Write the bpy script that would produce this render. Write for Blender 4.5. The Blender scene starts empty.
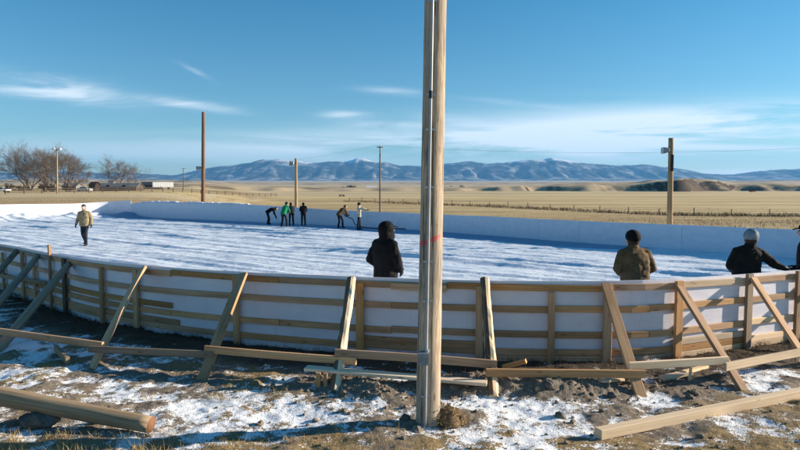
import bpy, bmesh, math, random
import numpy as np
from mathutils import Vector, Matrix, Quaternion
random.seed(11)
R = math.radians
scn = bpy.context.scene
C = scn.collection

# ------------------------------------------------------------------ camera
CAMZ, FPX = 2.25, 600.0
PITCH = math.atan(42/600)
cam_d = bpy.data.cameras.new('camera'); cam = bpy.data.objects.new('camera', cam_d); C.objects.link(cam)
cam_d.sensor_width = 36; cam_d.lens = 36*FPX/800; cam_d.clip_end = 60000; cam_d.clip_start = .05
cam.location = (0, 0, CAMZ); cam.rotation_euler = (math.pi/2-PITCH, 0, 0)
scn.camera = cam

def ray(px, py):
    a, b = (px-400)/FPX, (225-py)/FPX
    return Vector((a, math.cos(PITCH)+b*math.sin(PITCH), -math.sin(PITCH)+b*math.cos(PITCH)))
def at(px, py, Y):
    d = ray(px, py); k = Y/d.y
    return Vector((d.x*k, Y, CAMZ+d.z*k))
def proj(p):
    x, y, z = p[0], p[1], p[2]-CAMZ
    f = y*math.cos(PITCH)-z*math.sin(PITCH); u = y*math.sin(PITCH)+z*math.cos(PITCH)
    return 400+FPX*x/f, 225-FPX*u/f

# ------------------------------------------------------------------ noise
def _h(ix, iy, s):
    n = (ix.astype(np.int64)*374761393+iy.astype(np.int64)*668265263+s*974711) & 0x7fffffff
    n = ((n ^ (n >> 13))*1274126177) & 0x7fffffff
    return ((n ^ (n >> 16)) & 0xffff)/65535.0
def vn(x, y, s=0):
    x = np.asarray(x, float); y = np.asarray(y, float)
    ix, iy = np.floor(x), np.floor(y); fx, fy = x-ix, y-iy
    fx = fx*fx*(3-2*fx); fy = fy*fy*(3-2*fy)
    a, b, c, d = _h(ix, iy, s), _h(ix+1, iy, s), _h(ix, iy+1, s), _h(ix+1, iy+1, s)
    return (a*(1-fx)+b*fx)*(1-fy)+(c*(1-fx)+d*fx)*fy
def fbm(x, y, o=4, s=0):
    t, a, n = 0, .5, 0
    for k in range(o):
        t = t+a*vn(np.asarray(x)*2**k+k*7.3, np.asarray(y)*2**k-k*3.1, s+k); n += a; a *= .5
    return t/n
def sst(a, b, x):
    t = np.clip((np.asarray(x, float)-a)/(b-a), 0, 1); return t*t*(3-2*t)

# ------------------------------------------------------------------ objects
def world_of(o):
    if o is None: return Matrix.Identity(4)
    m = o.matrix_basis.copy()
    return world_of(o.parent) @ m if o.parent else m
def tag(o, label=None, cat=None, group=None, kind=None):
    if label: o['label'] = label
    if cat: o['category'] = cat
    if group: o['group'] = group
    if kind: o['kind'] = kind
    return o
def empty(name, loc, rz=0, label=None, cat=None, group=None):
    o = bpy.data.objects.new(name, None); C.objects.link(o)
    o.matrix_basis = Matrix.Translation(Vector(loc)) @ Matrix.Rotation(rz, 4, 'Z')
    o.empty_display_size = .2
    return tag(o, label, cat, group)

class MB:
    def __init__(s): s.v = []; s.f = []; s.uv = []; s.m = []
    def quad(s, idx, uv=None, m=0):
        s.f.append(tuple(idx)); s.uv.append(uv or [(0, 0)]*len(idx)); s.m.append(m)
    def sweep(s, pts, sec, up=(0, 0, 1), scale=None, m=0, caps=True, sides=None, u0=None, mcap=None, pv=1.0):
        """sweep a closed 2D section [(side, up)] along pts"""
        pts = [Vector(p) for p in pts]; up = Vector(up); n = len(sec); base = len(s.v)
        per = [0]
        for i in range(n):
            a, b = sec[i], sec[(i+1) % n]; per.append(per[-1]+pv*math.hypot(a[0]-b[0], a[1]-b[1]))
        L = random.uniform(0, 50) if u0 is None else u0; us = []
        voff = random.uniform(0, 20)
        for i, p in enumerate(pts):
            t = (pts[min(i+1, len(pts)-1)]-pts[max(i-1, 0)]).normalized()
            sd = t.cross(up)
            if sd.length < 1e-4: sd = t.cross(Vector((0, 1, 0)))
            sd.normalize(); uu = sd.cross(t).normalized()
            if i: L += (p-pts[i-1]).length
            us.append(L); k = scale(i, len(pts)) if scale else 1.0
            for j, (a, b) in enumerate(sec):
                kk = k[j] if isinstance(k, (list, tuple)) else k
                s.v.append(p+sd*(a*kk)+uu*(b*kk))
        for i in range(len(pts)-1):
            for j in range(n):
                j2 = (j+1) % n
                a, b, c, d = base+i*n+j, base+i*n+j2, base+(i+1)*n+j2, base+(i+1)*n+j
                s.quad((a, b, c, d), [(us[i], voff+per[j]), (us[i], voff+per[j+1]), (us[i+1], voff+per[j+1]), (us[i+1], voff+per[j])],
                       sides[j] if sides else m)
        if caps:
            e = base+(len(pts)-1)*n
            cm = mcap if mcap is not None else m
            s.quad(tuple(base+j for j in range(n-1, -1, -1)), [(us[0]+sec[j][0]*.1*pv, voff+30+sec[j][1]*pv) for j in range(n-1, -1, -1)], cm)
            s.quad(tuple(e+j for j in range(n)), [(us[-1]+sec[j][0]*.1*pv, voff+30+sec[j][1]*pv) for j in range(n)], cm)
        return s
    def box(s, c, size, rot=None, m=0):
        c = Vector(c); h = Vector(size)/2; b = len(s.v)
        for dx in (-1, 1):
            for dy in (-1, 1):
                for dz in (-1, 1):
                    q = Vector((dx*h.x, dy*h.y, dz*h.z))
                    s.v.append(c+(rot @ q if rot else q))
        for f in ((0, 1, 3, 2), (4, 6, 7, 5), (0, 4, 5, 1), (2, 3, 7, 6), (0, 2, 6, 4), (1, 5, 7, 3)):
            s.quad([b+i for i in f], [(s.v[b+i].x+s.v[b+i].y, s.v[b+i].z) for i in f], m)
        return s
    def capsule(s, p0, p1, r0, r1, n=12, k=4):
        p0, p1 = Vector(p0), Vector(p1); t = (p1-p0)
        t = t.normalized() if t.length > 1e-6 else Vector((0, 0, 1))
        a = t.orthogonal().normalized(); b = t.cross(a); rings = []
        for i in range(1, k+1): rings.append((p0-t*r0*math.cos(i/k*math.pi/2), r0*math.sin(i/k*math.pi/2)))
        for i in range(k): rings.append((p1+t*r1*math.sin(i/k*math.pi/2), r1*math.cos(i/k*math.pi/2)))
        base = len(s.v); s.v.append(p0-t*r0)
        for c, r in rings:
            for j in range(n): s.v.append(c+(a*math.cos(j/n*2*math.pi)+b*math.sin(j/n*2*math.pi))*r)
        s.v.append(p1+t*r1); e = len(s.v)-1
        for j in range(n):
            s.quad((base, base+1+(j+1) % n, base+1+j)); q = base+1+(len(rings)-1)*n
            s.quad((e, q+j, q+(j+1) % n))
        for i in range(len(rings)-1):
            for j in range(n):
                o = base+1+i*n
                s.quad((o+j, o+(j+1) % n, o+n+(j+1) % n, o+n+j))
        return s
    def ellipsoid(s, c, rad, rot=None, n=16, k=10):
        c = Vector(c); base = len(s.v)
        for i in range(k+1):
            th = math.pi*i/k
            for j in range(n):
                ph = 2*math.pi*j/n
                q = Vector((rad[0]*math.sin(th)*math.cos(ph), rad[1]*math.sin(th)*math.sin(ph), rad[2]*math.cos(th)))
                s.v.append(c+(rot @ q if rot else q))
        for i in range(k):
            for j in range(n):
                a = base+i*n+j; b = base+i*n+(j+1) % n
                s.quad((a, a+n, b+n, b))
        return s
    def loft(s, secs, n=16, p=2.4):
        """secs: (centre, half-width vector, half-depth vector)"""
        base = len(s.v)
        for c, w, d in secs:
            c, w, d = Vector(c), Vector(w), Vector(d)
            for j in range(n):
                a = 2*math.pi*j/n; ca, sa = math.cos(a), math.sin(a)
                s.v.append(c+w*math.copysign(abs(ca)**(2/p), ca)+d*math.copysign(abs(sa)**(2/p), sa))
        for i in range(len(secs)-1):
            for j in range(n):
                a = base+i*n+j; b = base+i*n+(j+1) % n
                s.quad((a, b, b+n, a+n))
        s.quad([base+j for j in range(n-1, -1, -1)]); e = base+(len(secs)-1)*n
        s.quad([e+j for j in range(n)])
        return s
    def mesh(s, name, inv=None):
        me = bpy.data.meshes.new(name)
        me.from_pydata([tuple(inv @ Vector(v)) if inv else tuple(v) for v in s.v], [], s.f)
        uvl = me.uv_layers.new(name='UVMap')
        flat = [c for fu in s.uv for t in fu for c in t]
        uvl.data.foreach_set('uv', flat)
        me.polygons.foreach_set('material_index', s.m)
        return me
    def build(s, name, mats, parent=None, smooth=False, local=False):
        """vertices are in world space unless local"""
        inv = None
        if parent and not local: inv = world_of(parent).inverted()
        me = s.mesh(name, inv)
        for m in (mats if isinstance(mats, (list, tuple)) else [mats]): me.materials.append(m)
        if smooth: me.polygons.foreach_set('use_smooth', [True]*len(me.polygons))
        o = bpy.data.objects.new(name, me); C.objects.link(o)
        if parent: o.parent = parent
        return o

def fix_normals(o):
    bm = bmesh.new(); bm.from_mesh(o.data); bmesh.ops.recalc_face_normals(bm, faces=bm.faces); bm.to_mesh(o.data); bm.free()
def rect(w, h, c=.004):
    a, b = w/2, h/2
    return [(-a+c, -b), (a-c, -b), (a, -b+c), (a, b-c), (a-c, b), (-a+c, b), (-a, b-c), (-a, -b+c)]
def circ(r, n=14): return [(r*math.cos(2*math.pi*i/n), r*math.sin(2*math.pi*i/n)) for i in range(n)]
def lerp(P, Q, n):
    P, Q = Vector(P), Vector(Q); return [P+(Q-P)*(i/n) for i in range(n+1)]
def timber(P, Q, w, h, up=(0, 0, 1), n=8, bow=.004, m=None):
    pts = lerp(P, Q, n); b = Vector((random.uniform(-bow, bow), random.uniform(-bow, bow), random.uniform(-bow, bow)))
    pts = [p+b*math.sin(math.pi*i/n) for i, p in enumerate(pts)]
    mb = m or MB(); mb.sweep(pts, rect(w, h), up); return mb
def roundlog(P, Q, r0, r1, n=24, seg=18, wob=.04, m=None, mi=0, mcap=None, jit=.004):
    sd = random.randint(0, 999)
    rr = np.array([[vn(i*.6, j*.9, sd)+.6*vn(i*2.1, j*2.3, sd+1) for j in range(seg)] for i in range(n+1)])
    def sc(i, N):
        r = r0+(r1-r0)*i/(N-1)
        return [r*(1+wob*(rr[i][j]-.8)) for j in range(seg)]
    mb = m or MB()
    pts = [p+Vector((vn(i*.4, 1, sd)-.5, vn(i*.4, 5, sd)-.5, 0))*jit for i, p in enumerate(lerp(P, Q, n))]
    mb.sweep(pts, circ(1, seg), scale=sc, m=mi, mcap=mcap, pv=r0); return mb

# ------------------------------------------------------------------ materials
class NT:
    def __init__(s, name):
        s.m = bpy.data.materials.new(name); s.m.use_nodes = True; s.t = s.m.node_tree; s.n = s.t.nodes
        s.b = s.n['Principled BSDF']; s.l = s.t.links
    def node(s, t, **kw):
        n = s.n.new(t)
        for k, v in kw.items():
            if k.startswith('_'): setattr(n, k[1:], v)
        return n
    def link(s, a, b): s.l.new(a, b)
    def val(s, x, sock):
        if isinstance(x, (int, float)): sock.default_value = x
        elif isinstance(x, (tuple, list)): sock.default_value = tuple(x)+((1,) if len(x) == 3 and len(sock.default_value) == 4 else ())
        else: s.link(x, sock)
    def math(s, op, a, b=0.0, c=0.0, clamp=False):
        n = s.n.new('ShaderNodeMath'); n.operation = op; n.use_clamp = clamp
        for i, x in enumerate((a, b, c)): s.val(x, n.inputs[i])
        return n.outputs[0]
    def coord(s, kind='Object'): return s.n.new('ShaderNodeTexCoord').outputs[kind]
    def pos(s): return s.n.new('ShaderNodeNewGeometry').outputs['Position']
    def map(s, v, scale=(1, 1, 1), loc=(0, 0, 0), rot=(0, 0, 0)):
        n = s.n.new('ShaderNodeMapping'); s.link(v, n.inputs[0])
        n.inputs['Scale'].default_value = scale; n.inputs['Rotation'].default_value = rot
        if isinstance(loc, tuple): n.inputs['Location'].default_value = loc
        else: s.link(loc, n.inputs['Location'])
        return n.outputs[0]
    def noise(s, v, scale, detail=4, rough=.55, dist=0.0):
        n = s.n.new('ShaderNodeTexNoise'); s.link(v, n.inputs['Vector'])
        n.inputs['Scale'].default_value = scale; n.inputs['Detail'].default_value = detail
        n.inputs['Roughness'].default_value = rough; n.inputs['Distortion'].default_value = dist
        return n.outputs[0]
    def ramp(s, f, a, b, smooth=True):
        n = s.n.new('ShaderNodeMapRange'); n.interpolation_type = 'SMOOTHSTEP' if smooth else 'LINEAR'
        s.link(f, n.inputs[0]); n.inputs[1].default_value = a; n.inputs[2].default_value = b
        return n.outputs[0]
    def mix(s, f, a, b, op='MIX'):
        n = s.n.new('ShaderNodeMix'); n.data_type = 'RGBA'; n.blend_type = op
        s.val(f, n.inputs[0])
        for x, i in ((a, 6), (b, 7)):
            if isinstance(x, (tuple, list)): n.inputs[i].default_value = tuple(x[:3])+(1,)
            else: s.link(x, n.inputs[i])
        return n.outputs[2]
    def bump(s, h, dist, strength=1.0, prev=None):
        n = s.n.new('ShaderNodeBump'); s.link(h, n.inputs['Height']); n.inputs['Distance'].default_value = dist
        n.inputs['Strength'].default_value = strength
        if prev: s.link(prev, n.inputs['Normal'])
        return n.outputs[0]
    def rand(s): return s.n.new('ShaderNodeObjectInfo').outputs['Random']
    def done(s, col, rough=.8, nrm=None, spec=.3, metal=0):
        s.val(col, s.b.inputs['Base Color']); s.val(rough, s.b.inputs['Roughness'])
        s.b.inputs['Specular IOR Level'].default_value = spec; s.b.inputs['Metallic'].default_value = metal
        if nrm: s.link(nrm, s.b.inputs['Normal'])
        return s.m

def wood(name, light, dark, knots=True, rough=.75, contrast=1.0):
    t = NT(name); uv = t.coord('UV'); r = t.rand()
    comb = t.node('ShaderNodeCombineXYZ'); t.link(t.math('MULTIPLY', r, 37.0), comb.inputs[0]); t.link(t.math('MULTIPLY', r, 11.0), comb.inputs[1])
    loc = comb.outputs[0]
    g1 = t.noise(t.map(uv, (.9, 45, 1), loc), 1, 5, .65, .6)
    g2 = t.noise(t.map(uv, (3.5, 160, 1), loc), 1, 3, .6)
    big = t.noise(t.map(uv, (.8, 2.5, 1), loc), 1, 3, .5)
    g = t.math('ADD', t.math('MULTIPLY', g1, .65), t.math('MULTIPLY', g2, .35))
    f = t.ramp(g, .5-.22/contrast, .5+.2/contrast)
    col = t.mix(f, dark, light)
    col = t.mix(t.math('MULTIPLY', t.ramp(big, .42, .72), .5), col, tuple(c*.5 for c in dark))
    if knots:
        vo = t.node('ShaderNodeTexVoronoi'); t.link(t.map(uv, (2.6, 9, 1), loc), vo.inputs['Vector']); vo.inputs['Scale'].default_value = 1
        k = t.math('SUBTRACT', 1.0, t.ramp(vo.outputs['Distance'], .05, .16))
        col = t.mix(t.math('MULTIPLY', k, .65), col, tuple(c*.35 for c in dark))
    hv = t.node('ShaderNodeHueSaturation'); t.link(col, hv.inputs['Color'])
    t.link(t.math('ADD', .72, t.math('MULTIPLY', r, .5)), hv.inputs['Value'])
    t.link(t.math('ADD', .8, t.math('MULTIPLY', t.math('FRACT', t.math('MULTIPLY', r, 7.7)), .3)), hv.inputs['Saturation'])
    return t.done(hv.outputs[0], rough, t.bump(g, .004, .5), .25)

def plain(name, col, rough=.7, var=.25, scale=20, spec=.3, metal=0, bump=.0):
    t = NT(name); o = t.coord('Object'); n = t.noise(o, scale, 4)
    c = t.mix(t.ramp(n, .25, .75), tuple(x*(1-var) for x in col), tuple(min(1, x*(1+var)) for x in col))
    return t.done(c, rough, t.bump(n, bump, .6) if bump else None, spec, metal)

def cloth(name, col, var=.3):
    t = NT(name); o = t.coord('Object')
    n = t.noise(o, 9, 5, .6); w = t.noise(o, 160, 2)
    c = t.mix(t.ramp(n, .3, .72), tuple(x*(1-var) for x in col), tuple(min(1, x*(1+var)) for x in col))
    nb = t.bump(w, .002, .5); nb = t.bump(n, .02, .7, nb)
    m = t.done(c, .85, nb, .2)
    return m

M = {}
M['lumber'] = wood('lumber', (.66, .395, .195), (.37, .185, .08))
M['pale_lumber'] = wood('pale_lumber', (.84, .63, .41), (.66, .46, .27))
M['grey_lumber'] = wood('grey_lumber', (.40, .30, .205), (.22, .155, .10))
M['stain_log'] = wood('stain_log', (.42, .30, .18), (.20, .125, .065), False)
M['log_end'] = wood('log_end', (.24, .105, .045), (.12, .05, .022), False)
M['bark'] = wood('bark', (.24, .16, .10), (.09, .06, .038), False, .95, 1.4)
M['pole_far'] = wood('pole_far', (.40, .29, .17), (.27, .19, .11), False)
M['pole_red'] = wood('pole_red', (.24, .115, .06), (.13, .06, .03), False)
M['pole_grey'] = wood('pole_grey', (.20, .16, .12), (.12, .095, .075), False)
M['fence_wood'] = wood('fence_wood', (.10, .075, .055), (.045, .033, .025), False)

def pole_mat():
    t = NT('weathered_pole'); uv = t.coord('UV')
    g1 = t.noise(t.map(uv, (2.0, 40, 1)), 1, 7, .72, 1.4); g2 = t.noise(t.map(uv, (8, 120, 1)), 1, 4, .65)
    big = t.noise(t.map(uv, (1.3, 5, 1)), 1, 4, .6)
    crack = t.math('SUBTRACT', 1.0, t.ramp(t.noise(t.map(uv, (1.1, 40, 1), (9, 4, 0)), 1, 4, .6, 1.4), .35, .46))
    f = t.ramp(t.math('ADD', t.math('MULTIPLY', g1, .6), t.math('MULTIPLY', g2, .4)), .36, .64)
    c = t.mix(f, (.28, .20, .135), (.66, .52, .375))
    c = t.mix(t.math('MULTIPLY', t.ramp(big, .40, .62), .65), c, (.30, .26, .215))
    c = t.mix(t.math('MULTIPLY', crack, .85), c, (.07, .045, .03))
    vo = t.node('ShaderNodeTexVoronoi'); t.link(t.map(uv, (1.6, 5.5, 1)), vo.inputs['Vector']); vo.inputs['Scale'].default_value = 1
    k = t.math('SUBTRACT', 1.0, t.ramp(vo.outputs['Distance'], .03, .10))
    c = t.mix(t.math('MULTIPLY', k, .7), c, (.12, .07, .04))
    # red spray mark: a slanted band on the wood
    p = t.pos(); sp = t.node('ShaderNodeSeparateXYZ'); t.link(p, sp.inputs[0])
    z = t.math('SUBTRACT', sp.outputs[2], PINKZ); x = t.math('SUBTRACT', sp.outputs[0], PINKX)
    wob = t.math('MULTIPLY', t.math('SUBTRACT', t.noise(t.map(p, (1, 1, 1)), 22, 3), .5), .055)
    z1 = t.math('ABSOLUTE', t.math('ADD', t.math('SUBTRACT', z, t.math('MULTIPLY', x, .42)), wob))
    b1 = t.math('SUBTRACT', 1.0, t.ramp(z1, .010, .034))
    b1 = t.math('MULTIPLY', b1, t.math('ADD', .45, t.math('MULTIPLY', t.ramp(t.noise(p, 60, 3), .4, .6), .5)))
    b1 = t.math('MULTIPLY', b1, t.math('SUBTRACT', 1.0, t.ramp(t.math('ABSOLUTE', t.math('ADD', x, .005)), .085, .125)))
    c = t.mix(t.math('MULTIPLY', b1, .9), c, (.75, .045, .075))
    return t.done(c, .85, t.bump(t.math('SUBTRACT', t.math('MULTIPLY', g1, .5), crack), .006, .8), .2)

def panel_mat(name='white_panel', ca_=(.76, .74, .80), cb_=(.69, .67, .75)):
    t = NT(name); uv = t.coord('UV'); r = t.rand()
    n = t.noise(t.map(uv, (1.2, 2.5, 1)), 2, 5, .6); s = t.noise(t.map(uv, (9, .8, 1)), 1, 3, .5)
    c = t.mix(t.ramp(n, .3, .75), ca_, cb_)
    c = t.mix(t.math('MULTIPLY', t.ramp(s, .58, .75), .35), c, (.55, .56, .60))
    sp = t.node('ShaderNodeSeparateXYZ'); t.link(uv, sp.inputs[0])
    d = t.math('MULTIPLY', t.math('SUBTRACT', 1.0, t.ramp(sp.outputs[1], .02, .28)), t.ramp(t.noise(uv, 9, 4), .35, .7))
    c = t.mix(t.math('MULTIPLY', d, .6), c, (.22, .17, .12))
    return t.done(c, .42, t.bump(n, .02, .4), .4)
M['panel'] = panel_mat()
M['liner'] = panel_mat('shade_blue_liner', (.58, .65, .74), (.50, .58, .68))  # white liner with the far boards' shade painted in as blue

def snow_mat():
    t = NT('rink_snow'); p = t.pos()
    n1 = t.noise(p, 5, 6, .65); n2 = t.noise(t.map(p, (1, 1, 1), (3, 3, 0), (0, 0, R(38))), .35, 4, .6)
    n3 = t.noise(t.map(p, (.12, .7, 1), (0, 0, 0), (0, 0, R(38))), 1.0, 5, .6)
    c = t.mix(t.ramp(n2, .35, .7), (.78, .83, .89), (.68, .75, .84))
    c = t.mix(t.math('MULTIPLY', t.ramp(n3, .5, .72), .5), c, (.52, .63, .76))
    bare_shade = t.node('ShaderNodeAttribute', _attribute_name='bare')
    n4 = t.noise(t.map(p, (.35, 2.2, 1), (0, 0, 0), (0, 0, R(38))), 1.0, 5, .6)
    c = t.mix(t.math('MULTIPLY', t.ramp(n4, .50, .68), .55), c, (.42, .54, .69))
    c = t.mix(t.math('MULTIPLY', bare_shade.outputs['Fac'], .9), c, (.19, .30, .47))  # bare ice by the far boards, their shade painted into its dark blue
    return t.done(c, .6, t.bump(n1, .05, .6), .3)
M['snow'] = snow_mat()

def ground_mat():
    t = NT('ground_soil'); p = t.pos()
    at_ = t.node('ShaderNodeAttribute', _attribute_name='snow'); far = t.node('ShaderNodeAttribute', _attribute_name='far')
    gr = t.node('ShaderNodeAttribute', _attribute_name='grass')
    n1 = t.noise(p, 1.3, 4, .6); n2 = t.noise(p, 14, 5, .65); n3 = t.noise(p, 60, 4, .65)
    soil = t.mix(t.ramp(n2, .3, .7), (.21, .168, .128), (.35, .29, .225))
    soil = t.mix(t.ramp(n3, .35, .7), soil, (.135, .105, .078))
    lit = t.mix(t.ramp(n3, .35, .65), (.17, .115, .055), (.36, .26, .135))
    near = t.mix(t.ramp(t.math('ADD', gr.outputs['Fac'], t.math('MULTIPLY', t.math('SUBTRACT', n2, .5), .9)), .42, .62), soil, lit)
    dp = t.node('ShaderNodeAttribute', _attribute_name='damp_shade')
    near = t.mix(t.math('MULTIPLY', dp.outputs['Fac'], .85), near, t.mix(t.ramp(n3, .35, .7), (.035, .026, .019), (.085, .062, .042)))  # dark wet soil at the boards' foot, with their shade painted in
    sf = t.math('ADD', at_.outputs['Fac'], t.math('ADD', t.math('MULTIPLY', t.math('SUBTRACT', n3, .5), 1.5), t.math('MULTIPLY', t.math('SUBTRACT', n2, .5), 1.3)))
    sf = t.ramp(sf, .49, .62)
    near = t.mix(sf, near, (.84, .86, .89))
    # dry field
    f1 = t.noise(t.map(p, (.004, .03, 1)), 1, 5, .6); f2 = t.noise(t.map(p, (.05, .25, 1)), 1, 6, .65); f3 = t.noise(t.map(p, (.0012, .006, 1), (5, 2, 0)), 1, 4, .55)
    fld = t.mix(t.ramp(f2, .3, .7), (.48, .35, .16), (.67, .52, .27))
    fld = t.mix(t.math('MULTIPLY', t.ramp(f1, .45, .62), .6), fld, (.30, .21, .11))
    fld = t.mix(t.math('MULTIPLY', t.ramp(f3, .48, .6), .55), fld, (.58, .49, .34))
    sp = t.node('ShaderNodeSeparateXYZ'); t.link(p, sp.inputs[0])
    f4 = t.noise(t.map(p, (.012, .07, 1), (3, 8, 0)), 1, 6, .7)
    fld = t.mix(t.math('MULTIPLY', t.ramp(f4, .56, .68), .7), fld, (.20, .14, .08))
    nb = t.math('SUBTRACT', 1.0, t.ramp(t.math('ADD', sp.outputs[1], t.math('MULTIPLY', t.math('SUBTRACT', f1, .5), 90)), 95, 135))
    fld = t.mix(t.math('MULTIPLY', nb, .75), fld, t.mix(t.ramp(f2, .35, .65), (.27, .18, .085), (.45, .32, .16)))
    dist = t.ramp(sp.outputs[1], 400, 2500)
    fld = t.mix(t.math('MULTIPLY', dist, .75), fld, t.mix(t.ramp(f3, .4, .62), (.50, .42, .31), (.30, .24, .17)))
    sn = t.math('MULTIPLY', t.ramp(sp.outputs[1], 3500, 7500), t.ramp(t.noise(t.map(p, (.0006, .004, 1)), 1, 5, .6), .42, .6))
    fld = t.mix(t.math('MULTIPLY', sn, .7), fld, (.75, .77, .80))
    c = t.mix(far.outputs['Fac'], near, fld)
    b = t.bump(n3, .012, .9); b = t.bump(n2, .03, .6, b)
    return t.done(c, .95, b, .15)
M['ground'] = ground_mat()

def hill_mat():
    t = NT('hill_grass'); p = t.pos(); n = t.noise(t.map(p, (.02, .02, .1)), 1, 6, .65)
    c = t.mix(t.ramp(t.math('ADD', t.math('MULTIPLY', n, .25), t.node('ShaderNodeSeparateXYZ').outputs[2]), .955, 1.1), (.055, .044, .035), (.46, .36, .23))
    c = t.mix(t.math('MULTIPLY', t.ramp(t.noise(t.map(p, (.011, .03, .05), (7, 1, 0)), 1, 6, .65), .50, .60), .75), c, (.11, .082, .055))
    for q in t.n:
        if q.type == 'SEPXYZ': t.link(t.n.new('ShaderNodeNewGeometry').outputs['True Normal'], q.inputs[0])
    return t.done(c, .95, None, .1)
M['hills'] = hill_mat()

def mountain_mat():
    t = NT('mountain_forest'); p = t.pos(); sp = t.node('ShaderNodeSeparateXYZ'); t.link(p, sp.inputs[0])
    n = t.noise(t.map(p, (.0016, .0016, .003)), 1, 7, .62); n2 = t.noise(t.map(p, (.006, .006, .006)), 1, 5, .6)
    h = t.ramp(sp.outputs[2], 120, 480)
    sf = t.math('ADD', t.math('MULTIPLY', h, .42), t.math('ADD', t.math('MULTIPLY', n, .75), t.math('MULTIPLY', n2, .3)))
    snow = t.ramp(sf, .76, .86)
    lowf = t.math('SUBTRACT', 1.0, t.ramp(sp.outputs[2], 40, 150))
    lows = t.math('MULTIPLY', lowf, t.ramp(n2, .45, .6))
    c = t.mix(t.ramp(n2, .3, .7), (.016, .026, .026), (.045, .055, .048))
    c = t.mix(t.math('MULTIPLY', lows, .75), c, (.36, .33, .27))
    c = t.mix(t.math('MULTIPLY', snow, .85), c, (.8, .82, .86))
    n3 = t.noise(t.map(p, (.0032, .0032, .004)), 1, 9, .68); n5 = t.noise(t.map(p, (.011, .011, .011)), 1, 6, .65)
    pat = t.ramp(t.math('ADD', t.math('MULTIPLY', n3, .7), t.math('MULTIPLY', n5, .35)), .52, .62)
    c = t.mix(t.math('MULTIPLY', pat, .6), c, (.42, .42, .42))
    return t.done(c, .95, None, .1)
M['mountain'] = mountain_mat()

M['metal'] = plain('grey_metal', (.42, .44, .46), .35, .15, 8, .5, .6)
M['box_metal'] = plain('box_metal', (.20, .24, .27), .45, .2, 15, .5, .3)
M['conduit'] = plain('grey_conduit', (.36, .37, .385), .4, .15, 6, .5)
M['black_metal'] = plain('black_metal', (.02, .02, .022), .5, .3, 10)
M['wire'] = plain('wire', (.05, .05, .055), .5, .1, 10)
M['glass'] = plain('lamp_glass', (.30, .36, .40), .15, .2, 5, .6)
M['lampwhite'] = plain('lamp_white', (.7, .72, .74), .4, .1, 5, .5)
M['rock'] = plain('rock', (.12, .108, .095), .95, .4, 9, .2, 0, .02)
M['straw'] = plain('dry_straw', (.42, .30, .14), .85, .45, .9)
M['dark_straw'] = plain('dark_straw', (.095, .062, .036), .9, .5, .9)
M['field_straw'] = plain('field_straw', (.40, .28, .14), .9, .35, .12)
M['root'] = plain('root_fibre', (.16, .10, .055), .95, .5, 14)
M['twig'] = plain('twig_bark', (.135, .105, .085), .95, .35, .4)
M['brush'] = plain('brush_twig', (.085, .062, .048), .95, .4, .6)
M['white_paint'] = plain('white_paint', (.78, .79, .8), .5, .06, 1)
M['dark_paint'] = plain('dark_paint', (.05, .055, .065), .6, .3, 1)
M['barn_wood'] = plain('barn_wood', (.085, .065, .055), .9, .35, .8)
M['roof_grey'] = plain('roof_grey', (.16, .155, .15), .7, .25, .8)
M['barn_red'] = plain('barn_red', (.032, .02, .017), .9, .3, .8)
M['car_pale'] = plain('pale_paint', (.55, .56, .57), .3, .06, 1, .5)
M['car_glass'] = plain('car_glass', (.02, .025, .03), .1, .1, 1, .6)
M['rubber'] = plain('rubber', (.02, .02, .02), .8, .2, 5)
M['skin'] = plain('skin', (.50, .28, .20), .55, .12, 30, .4)
M['eye'] = plain('eye_dark', (.02, .015, .012), .2, .1, 30, .5)
M['hose'] = plain('hose_rubber', (.015, .02, .04), .5, .2, 5)

# ------------------------------------------------------------------ rink path
CTRL = [(-41.5, 38.2), (-33, 32.2), (-21, 23.1), (-13.5, 17.4), (-9.6, 14.35), (-7.2, 12.2), (-5.2, 10.55), (-3.1, 9.37), (-.87, 8.62), (1.1, 8.2), (2.6, 8.1), (3.5, 8.22), (4.75, 8.7), (6.2, 9.32), (8.6, 10.3), (11.3, 11.7), (13.9, 13.8),
        (15.6, 16.6), (14.4, 20.0), (9.1, 26.9), (0, 39), (-11, 48.5), (-18, 54), (-25, 59.2), (-28.6, 60.6), (-31.5, 59), (-36, 53.4), (-41, 47), (-43.6, 42.6)]
def catmull(P, sub=24):
    out = []; n = len(P)
    for i in range(n):
        p0, p1, p2, p3 = (np.array(P[(i+k-1) % n], float) for k in range(4))
        for j in range(sub):
            t = j/sub
            out.append(.5*((2*p1)+(-p0+p2)*t+(2*p0-5*p1+4*p2-p3)*t*t+(-p0+3*p1-3*p2+p3)*t**3))
    return np.array(out)
PATH = catmull(CTRL)
SEG = np.linalg.norm(np.roll(PATH, -1, 0)-PATH, axis=1)
CUM = np.concatenate([[0], np.cumsum(SEG)]); LEN = CUM[-1]
PC = np.vstack([PATH, PATH[:1]])
def pp(s):
    s = s % LEN
    return np.array([np.interp(s, CUM, PC[:, 0]), np.interp(s, CUM, PC[:, 1])])
def pt(s):
    a, b = pp(s-.08), pp(s+.08); d = b-a; return d/np.linalg.norm(d)
def pout(s): t = pt(s); return np.array([t[1], -t[0]])
def sctrl(i): return CUM[i*24]
def ice0(y): return -.02*y
def wp(s, z, off):
    q = pp(s)+pout(s)*off; return Vector((q[0], q[1], z))
_ns = np.arange(sctrl(2), sctrl(16), .03); _npx = np.array([400+600*pp(s)[0]/pp(s)[1] for s in _ns])
def s_near(px): return float(_ns[int(np.argmin(np.abs(_npx-px)))])
_pe = np.array([pp(s) for s in np.arange(0, LEN, .6)])
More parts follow.
